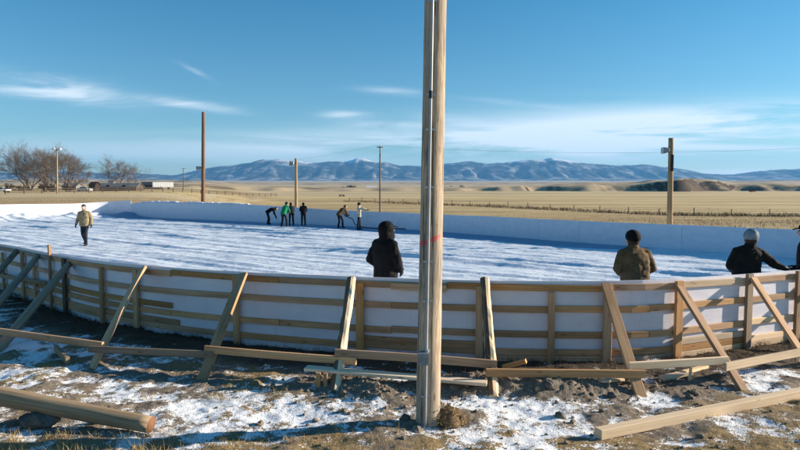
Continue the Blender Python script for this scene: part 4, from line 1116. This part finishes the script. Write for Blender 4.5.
def person(loc, rz, label, J={}, height=1.78, bulk=1.0, jacket='black', trousers='jeans', hat=None, hatc=None, hood=False, voxel=.016, boots=True, glove='black', cap=False, look=0.0, nod=0.0, hk=1.0, curl=.45, hood_down=False, seed=1, group=None, cat='person'):
    k = height/1.78
    j = dict(pel=(0, 0, .95), che=(0, .0, 1.28), nek=(0, -.01, 1.50), hed=(0, .025, 1.655), shL=(-.18, -.01, 1.41), shR=(.18, -.01, 1.41), elL=(-.245, -.02, 1.14), elR=(.245, -.02, 1.14), wrL=(-.27, .07, .93), wrR=(.27, .07, .93),
             hiL=(-.095, 0, .91), hiR=(.095, 0, .91), knL=(-.11, .02, .50), knR=(.11, .02, .50), anL=(-.12, -.01, .09), anR=(.12, -.01, .09), hdL=None, hdR=None, hnL=(1, 0, 0), hnR=(-1, 0, 0), htL=(0, 1, 0), htR=(0, 1, 0))
    j.update(J); j = {a: (Vector(v) if v is not None else None) for a, v in j.items()}
    root = empty('person', (0, 0, 0), 0, label, cat, group)
    pel, che, nek, hed = j['pel'], j['che'], j['nek'], j['hed']
    right = (j['shR']-j['shL']).normalized(); hr = (j['hiR']-j['hiL']).normalized()
    def fwd(a, b, r): return Vector(r).cross((b-a).normalized()).normalized()*-1 if False else (b-a).normalized().cross(r).normalized()
    f1 = fwd(pel, che, hr)*1; f2 = fwd(che, nek, right)
    hrot = Matrix.Rotation(look, 3, 'Z') @ Matrix.Rotation(-nod, 3, 'X')
    def H(x, y, z): return hed+hrot @ (Vector((x, y, z))*hk)
    def K(*a): return tuple(q*hk for q in a)
    # ---- body
    b = MB()
    b.ellipsoid(H(0, -.008, .035), K(.076, .095, .092), hrot); b.ellipsoid(H(0, .018, -.03), K(.063, .078, .085), hrot); b.ellipsoid(H(0, .048, -.075), K(.04, .042, .03), hrot)
    b.capsule(H(0, .09, .0), H(0, .108, -.026), .011, .015, 8, 3); b.ellipsoid(H(0, .083, -.058), K(.024, .012, .007), hrot); b.ellipsoid(H(0, .083, -.069), K(.02, .011, .007), hrot)
    b.ellipsoid(H(0, .078, .028), K(.052, .015, .009), hrot)
    for s in (-1, 1): b.ellipsoid(H(s*.077, -.005, -.01), K(.011, .02, .032), hrot)
    b.capsule(nek-Vector((0, 0, .03)), H(0, -.02, -.06), .055, .052)
    b.loft([(pel-Vector((0, 0, .06)), hr*.14, f1*.10), (pel+(che-pel)*.3, hr*.145*bulk, f1*.10), (che, right*.155*bulk, f2*.11), (che+(nek-che)*.7, right*.15*bulk, f2*.095), (nek, right*.06, f2*.055)], 16)
    for s in 'LR':
        b.capsule(j['sh'+s], j['el'+s], .052, .042); b.capsule(j['el'+s], j['wr'+s], .041, .028)
        b.capsule(j['hi'+s], j['kn'+s], .08, .055); b.capsule(j['kn'+s], j['an'+s], .053, .036)
        b.capsule(j['an'+s]-Vector((0, .02, .04)), j['an'+s]+Vector((0, .13, -.05)), .036, .03)
        d = j['hd'+s] or (j['wr'+s]-j['el'+s]); hand(b, j['wr'+s], d, j['hn'+s], j['ht'+s], curl)
    body = remeshed(b, 'body', M['skin'], root, voxel*.55, 1)
    e = MB()
    for s in (-1, 1): e.ellipsoid(H(s*.03, .084, .008), (.013, .008, .008), hrot, 10, 8)
    e.build('eyes', M['eye'], body, True, True)
    # ---- trousers
    t = MB()
    t.loft([(pel-Vector((0, 0, .10)), hr*.15, f1*.115), (pel, hr*.165*bulk, f1*.125*bulk), (pel+(che-pel)*.25, hr*.16*bulk, f1*.12*bulk)], 16)
    for s in 'LR':
        t.capsule(j['hi'+s], j['kn'+s], .098, .076); t.capsule(j['kn'+s], j['an'+s]+Vector((0, 0, .0)), .076, .062)
    remeshed(t, 'trousers', M[trousers], root, voxel, 3, .012, seed+3)
    # ---- boots
    for s in 'LR':
        t = MB(); a = j['an'+s]; t.capsule(a+Vector((0, 0, .10)), a, .062, .055); t.loft([(a+Vector((0, -.075, -.045)), (.038, 0, 0), (0, 0, .045)), (a+Vector((0, 0, -.035)), (.045, 0, 0), (0, 0, .055)), (a+Vector((0, .10, -.05)), (.05, 0, 0), (0, 0, .04)), (a+Vector((0, .185, -.06)), (.036, 0, 0), (0, 0, .028))], 12, 2.6)
        remeshed(t, 'boot', M['boot'], root, voxel*.8, 2)
    # ---- jacket
    t = MB(); up1 = (che-pel).normalized(); B_ = bulk
    t.loft([(pel-up1*.10, hr*.195*B_, f1*.15*B_), (pel+up1*.05, hr*.192*B_, f1*.148*B_), (pel+(che-pel)*.55, (hr+right)*.5*.198*B_, f1*.15*B_), (che, right*.205*B_, f2*.15*B_), (che+(nek-che)*.55, right*.20*B_, f2*.135*B_), (che+(nek-che)*.82, right*.15*B_, f2*.11), (nek, right*.085, f2*.08)], 20)
    for s in 'LR':
        t.capsule(j['sh'+s], j['el'+s], .082*B_**.5, .070*B_**.5); t.capsule(j['el'+s], j['wr'+s]-(j['wr'+s]-j['el'+s]).normalized()*.02, .068*B_**.5, .054)
    for s in 'LR': t.capsule(nek+(che-nek)*.06, j['sh'+s]+(che-nek)*.02, .070, .080*B_**.5); t.capsule(che+(j['sh'+s]-che)*.55, j['sh'+s]+(j['el'+s]-j['sh'+s])*.35, .10, .078*B_**.5)
    t.capsule(nek-Vector((0, 0, .02)), nek+(hed-nek)*.44, .094, .086)
    if hood_down: t.ellipsoid(nek+Vector((0, -.07, -.02)), (.13, .07, .08))
    jk = remeshed(t, 'jacket', M[jacket], root, voxel*.8, 4, .018, seed, 7)
    # ---- gloves
    for s in 'LR':
        t = MB(); d = (j['hd'+s] or (j['wr'+s]-j['el'+s])).normalized(); hand(t, j['wr'+s], d, j['hn'+s], j['ht'+s], curl, 1.1, .0025); t.capsule(j['wr'+s]-d*.035, j['wr'+s]+d*.02, .043, .037, 10)
        remeshed(t, 'glove', M[glove], root, .0065, 1)
    # ---- headgear
    if hood:
        t = MB(); t.ellipsoid(H(0, -.025, .02), (.120, .138, .128), hrot, 20, 14); t.ellipsoid(H(0, -.055, -.07), (.125, .10, .12), hrot, 20, 14); t.capsule(H(0, -.01, -.10), nek, .12, .125)
        remeshed(t, 'hood', M[jacket], root, voxel*.7, 4, .010, seed+9, 6)
    if cap or hood:
        t = MB(); t.loft([(H(0, .05, .060), hrot @ Vector((.075, 0, 0)), hrot @ Vector((0, 0, .012))), (H(0, .13, .038), hrot @ Vector((.07, 0, 0)), hrot @ Vector((0, .0, .008))), (H(0, .185, .015), hrot @ Vector((.045, 0, 0)), hrot @ Vector((0, 0, .006)))], 12, 2.5)
        if cap: t.ellipsoid(H(0, -.01, .07), (.088, .105, .075), hrot)
        remeshed(t, 'cap', M[hatc or 'black'], root, .008, 1)
    elif hat:
        t = MB(); t.ellipsoid(H(0, -.014, .062), K(.100, .120, .096), hrot, 20, 14); t.loft([(H(0, -.012, .015), hrot @ Vector(K(.095, 0, 0)), hrot @ Vector(K(0, .114, 0))), (H(0, -.012, .062), hrot @ Vector(K(.104, 0, 0)), hrot @ Vector(K(0, .123, 0)))], 20, 2)
        hb = remeshed(t, 'beanie', M[hat], root, .008, 2, .006, seed+2, 26)
    if not hood:
        t = MB(); t.ellipsoid(H(0, -.045, .0), K(.084, .072, .075), hrot); remeshed(t, 'hair', M['hair'], root, .010, 1, .006, 3, 40)
    root.matrix_basis = Matrix.Translation(Vector(loc)) @ Matrix.Rotation(rz, 4, 'Z') @ Matrix.Scale(k, 4)
    return root

for nme, c in (('black', (.0032, .0032, .0042)), ('tan', (.25, .195, .115)), ('jeans', (.018, .022, .036)), ('green', (.012, .20, .095)), ('brown', (.10, .06, .032)), ('beige', (.47, .41, .31)), ('olive', (.125, .076, .036)), ('charcoal', (.014, .011, .009)), ('navy', (.014, .014, .024)), ('greyhat', (.20, .24, .27)), ('boot', (.02, .016, .013)), ('darkgrey', (.03, .03, .033)), ('hair', (.05, .035, .025))):
    M[nme] = cloth(nme+'_cloth', c)
ice = lambda x, y: ice0(y)+.045
def stand(px, Y): x = (px-400)/600*(Y+.1); return (x, Y, ice(x, Y))

# walking towards the camera
walk = dict(hiL=(-.09, 0, .91), hiR=(.09, 0, .91), knL=(-.09, .13, .52), knR=(.09, -.01, .49), anL=(-.08, .10, .09), anR=(.09, -.24, .16), elL=(-.27, -.06, 1.16), wrL=(-.29, .0, .93), elR=(.27, .0, 1.16), wrR=(.30, .10, .94), hed=(0, .04, 1.65))
person(stand(85, 26.0), R(183), 'person in a tan jacket and dark jeans walking alone across the rink towards the camera', walk, 1.80, 1.05, 'tan', 'jeans', hatc='darkgrey', cap=True, nod=-.28, seed=4)
# bent double at the boards, dark clothes
bent = dict(pel=(0, -.12, .93), che=(0, .16, 1.13), nek=(0, .40, 1.19), hed=(0, .55, 1.17), shL=(-.18, .36, 1.12), shR=(.18, .36, 1.12), elL=(-.2, .40, .84), elR=(.2, .42, .84), wrL=(-.14, .50, .60), wrR=(.14, .50, .60), hiL=(-.1, -.12, .90), hiR=(.1, -.12, .90), knL=(-.16, -.02, .49), knR=(.16, .02, .49), anL=(-.2, -.08, .09), anR=(.2, .0, .09), hdL=(0, .3, -1), hdR=(0, .3, -1))
person(stand(269, 45.2), R(-75), 'person all in black bent double at the boards, leftmost of the far group', bent, 1.76, 1, 'black', 'black', hat='black', nod=-1.0, seed=7)
lean = dict(pel=(0, -.10, .94), che=(0, .06, 1.23), nek=(0, .18, 1.42), hed=(0, .27, 1.56), shL=(-.185, .15, 1.35), shR=(.185, .15, 1.35), elL=(-.23, .22, 1.08), elR=(.23, .24, 1.08), wrL=(-.14, .42, .96), wrR=(.14, .42, .94), hiL=(-.1, -.1, .9), hiR=(.1, -.1, .9), knL=(-.13, -.02, .49), knR=(.13, .06, .49), anL=(-.16, -.14, .09), anR=(.15, .08, .09))
person(stand(284.5, 42.0), R(-30), 'person in a bright green jacket leaning forward at the far boards', lean, 1.80, 1.08, 'green', 'navy', hat='black', nod=-.5, seed=9)
person(stand(291.5, 43.6), R(20), 'person in dark clothes half hidden behind the green jacket', lean, 1.74, 1, 'navy', 'black', hat='black', nod=-.5, seed=12)
still = dict(nek=(0, .05, 1.47), hed=(0, .11, 1.60), che=(0, .02, 1.27), elL=(-.25, .03, 1.16), elR=(.25, .03, 1.16), wrL=(-.12, .2, 1.02), wrR=(.12, .2, 1.0))
person(stand(303.5, 43.2), R(10), 'person in a long black coat standing upright, right of the green jacket', still, 1.70, 1.05, 'black', 'black', hat='black', nod=-.4, seed=15)
crouch = dict(bent); crouch.update(pel=(0, -.14, .92), che=(0, .10, 1.16), nek=(0, .27, 1.30), hed=(0, .38, 1.40), shL=(-.18, .22, 1.22), shR=(.18, .22, 1.22), elL=(-.2, .34, .98), elR=(.2, .36, .98), wrL=(-.1, .52, .88), wrR=(.1, .52, .84), hdL=(0, 1, -.3), hdR=(0, 1, -.3))
pw_ = stand(341, 40.4)
person(pw_, R(-50), 'person in a brown jacket stooping over a hose at the far boards', crouch, 1.78, 1.08, 'brown', 'navy', hat='brown', nod=-.5, seed=18)
reach = dict(elR=(.24, .28, 1.40), wrR=(.20, .52, 1.36), elL=(-.23, .22, 1.33), wrL=(-.14, .45, 1.30), hdR=(0, 1, -.05), hdL=(0, 1, -.1), knL=(-.09, .05, .5), knR=(.09, -.04, .5), anL=(-.1, .06, .09), anR=(.1, -.1, .09), hnL=(0, 0, -1), hnR=(0, 0, -1))
person(stand(359, 38.2), R(-85), 'person in a pale beige jacket reaching out to the right, rightmost of the far group', reach, 1.70, 1.0, 'beige', 'navy', hat='black', seed=21)
# watchers at the near boards
pocket = dict(elL=(-.28, -.06, 1.16), elR=(.28, -.02, 1.16), wrL=(-.2, .12, 1.0), wrR=(.2, .14, 1.0), nek=(0, .02, 1.50), hed=(0, .055, 1.64))
person(stand(385.5, 9.55), R(-42), 'person in a black hooded coat with a cap peak, left of the utility pole', pocket, 1.79, 1.06, 'black', 'black', hood=True, hatc='black', voxel=.012, look=-.35, nod=-.1, seed=24)
lean2 = dict(che=(0, .06, 1.27), nek=(0, .10, 1.475), hed=(0, .15, 1.60), shL=(-.19, .07, 1.385), shR=(.19, .07, 1.385), elL=(-.285, .02, 1.16), elR=(.285, .02, 1.16), wrL=(-.15, .22, 1.05), wrR=(.15, .22, 1.05))
person(stand(635, 9.0), R(4), 'person in an olive brown jacket and round black beanie, back turned, behind the boards', lean2, 1.68, 1.16, 'olive', 'black', hat='black', voxel=.012, nod=-.2, hk=1.16, seed=27)
# arm laid along the boards to the right
p9 = Vector(stand(747.5, 9.50)); h9 = 1.66
Rz = R(-8)
hp = at(789, 270.5, 9.36); loc_ = Matrix.Rotation(-Rz, 3, 'Z') @ ((hp-p9)/(h9/1.78))
el_ = Vector((.41, -.02, 1.19))
arm = dict(pel=(-.04, 0, .95), che=(-.02, .04, 1.27), nek=(.03, .05, 1.475), hed=(.06, .10, 1.60), shL=(-.19, .03, 1.39), shR=(.21, .03, 1.36), elL=(-.275, .05, 1.15), wrL=(-.18, .25, 1.05), elR=tuple(el_), wrR=tuple(loc_-Vector((.08, 0, -.035))), hdR=(1, -.1, -.35), hnR=(0, -.2, -1), htR=(0, 1, 0))
person(p9, Rz, 'person in a dark jacket and grey knit hat resting one arm along the boards', arm, h9, 1.13, 'charcoal', 'black', hat='greyhat', voxel=.012, look=-.3, nod=-.1, hk=1.2, curl=.55, seed=30)
person(stand(806, 9.95), R(55), 'person in a dark cap cut off by the right edge of the picture', pocket, 1.74, 1.05, 'black', 'black', cap=True, hatc='black', voxel=.014, look=.2, seed=33)
# hose from the stooping worker
q = Vector(pw_); d = Matrix.Rotation(R(-50), 3, 'Z') @ Vector((0, .62, .78))
pts_ = [q+d, q+d+Vector((.28, -.1, -.22)), q+Vector((1.0, -.2, .22)), q+Vector((1.5, -.5, .08)), q+Vector((2.2, -1.0, .05)), q+Vector((3.1, -1.5, .06)), q+Vector((4.2, -1.7, .06)), q+Vector((5.4, -2.6, .06))]
cv = catmull([tuple(p[:]) for p in pts_], 8)[:-8]
mb = MB(); mb.sweep([Vector(c) for c in cv], circ(.03, 8)); tag(mb.build('hose', M['hose'], None, True), 'dark hose trailing over the ice from the stooping worker', 'hose')

# ------------------------------------------------------------------ haze
hz = MB(); hz.box((0, 6200, 270), (26000, 13400, 560))
hm = bpy.data.materials.new('haze_air'); hm.use_nodes = True; t = hm.node_tree; t.nodes.clear()
ou = t.nodes.new('ShaderNodeOutputMaterial'); pv = t.nodes.new('ShaderNodeVolumePrincipled')
pv.inputs['Color'].default_value = (.17, .50, 1.0, 1); pv.inputs['Density'].default_value = HAZE = 6.2e-5; pv.inputs['Anisotropy'].default_value = .1
t.links.new(pv.outputs[0], ou.inputs['Volume'])
ho = hz.build('haze', hm); tag(ho, 'thin blue air haze over the plain', 'haze', kind='stuff')

# ------------------------------------------------------------------ sun and sky
EL, AZ = R(16), math.atan2(.985, .17)      # azimuth from +y towards +x
sun_v = Vector((math.sin(AZ)*math.cos(EL), math.cos(AZ)*math.cos(EL), math.sin(EL)))
sd_ = bpy.data.lights.new('sun', 'SUN'); sd_.energy = 5.0; sd_.angle = R(.5); sd_.color = (1, .87, .70)
so = bpy.data.objects.new('sun', sd_); C.objects.link(so); so.rotation_euler = sun_v.to_track_quat('Z', 'Y').to_euler(); so.location = (30, 5, 20)
w = bpy.data.worlds.new('World'); scn.world = w; w.use_nodes = True; t = w.node_tree; N, L = t.nodes, t.links
bg = N['Background']; bg.inputs[1].default_value = .058
sky = N.new('ShaderNodeTexSky'); sky.sky_type = 'NISHITA'; sky.sun_disc = False; sky.sun_elevation = EL; sky.sun_rotation = AZ
sky.altitude = 1000; sky.air_density = 1.0; sky.dust_density = .35; sky.ozone_density = 1.6
class W(NT):
    def __init__(s): s.t = t; s.n = N; s.l = L
k = W(); g = k.coord('Generated'); sp_ = k.node('ShaderNodeSeparateXYZ'); k.link(g, sp_.inputs[0])
yy = k.math('MAXIMUM', sp_.outputs[1], .05); u = k.math('DIVIDE', sp_.outputs[0], yy); v = k.math('DIVIDE', sp_.outputs[2], yy)
front = k.ramp(sp_.outputs[1], .1, .3)
cmb = k.node('ShaderNodeCombineXYZ'); k.link(u, cmb.inputs[0]); k.link(v, cmb.inputs[1])
wisp = k.noise(k.map(cmb.outputs[0], (5, 34, 1), (0, 0, 0), (0, 0, R(6))), 1, 6, .62, .7)
wisp2 = k.noise(k.map(cmb.outputs[0], (2.2, 26, 1), (4, 1, 0), (0, 0, R(-2))), 1, 6, .6, .5)
tot = None
for (px, py, hw, hh, sl, st, ws) in ((62, 90, 75, 11, .17, .75, 0), (25, 92, 55, 6, .05, .5, 0), (186, 104, 50, 5, .13, .8, 0), (346, 116, 26, 4.5, .04, .65, 0), (395, 93, 36, 4, .08, .38, 0), (392, 127, 50, 5, .04, .5, 0), (200, 74, 16, 3, .5, .25, 0),
                                     (710, 124, 240, 19, -.02, 1.5, 1), (540, 136, 200, 11, .0, .7, 1), (620, 150, 280, 14, .02, .8, 1), (130, 152, 320, 18, .0, .45, 1), (380, 146, 200, 11, .02, .42, 1), (520, 105, 60, 3, .1, .2, 0), (740, 172, 120, 4, 0, .7, 1), (460, 122, 40, 6, .1, .35, 0)):
    u0, v0 = (px-400)/600, (183-py)/600
    du = k.math('DIVIDE', k.math('SUBTRACT', u, u0), hw/600)
    dv = k.math('DIVIDE', k.math('ADD', k.math('SUBTRACT', v, v0), k.math('MULTIPLY', k.math('SUBTRACT', u, u0), sl)), hh/600)
    dv = k.math('ADD', dv, k.math('MULTIPLY', k.math('SUBTRACT', wisp2, .5), 1.5))
    r2 = k.math('ADD', k.math('MULTIPLY', du, du), k.math('MULTIPLY', dv, dv))
    m_ = k.math('MULTIPLY', k.math('EXPONENT', k.math('MULTIPLY', r2, -1.3)), st)
    m_ = k.math('MULTIPLY', m_, k.ramp(wisp if ws == 0 else wisp2, .25 if ws == 0 else .30, .68 if ws == 0 else .60))
    tot = m_ if tot is None else k.math('ADD', tot, m_)
tot = k.math('MULTIPLY', k.math('MINIMUM', tot, .85), front)
tint = k.mix(1.0, sky.outputs[0], k.mix(k.ramp(sp_.outputs[2], .0, .30, False), (.78, .98, 1.04), (.31, .92, 1.13)), 'MULTIPLY')
cl = k.mix(tot, tint, (8.2, 9.0, 9.7))
k.link(cl, bg.inputs[0])

# ------------------------------------------------------------------ render settings
scn.render.engine = 'CYCLES'
scn.view_settings.view_transform = 'Standard'; scn.view_settings.look = 'None'; scn.view_settings.gamma = 1; scn.view_settings.use_curve_mapping = False
scn.view_settings.exposure = 1.12
scn.render.resolution_x, scn.render.resolution_y = 1024, 576
scn.cycles.max_bounces = 6
scn.cycles.volume_bounces = 0
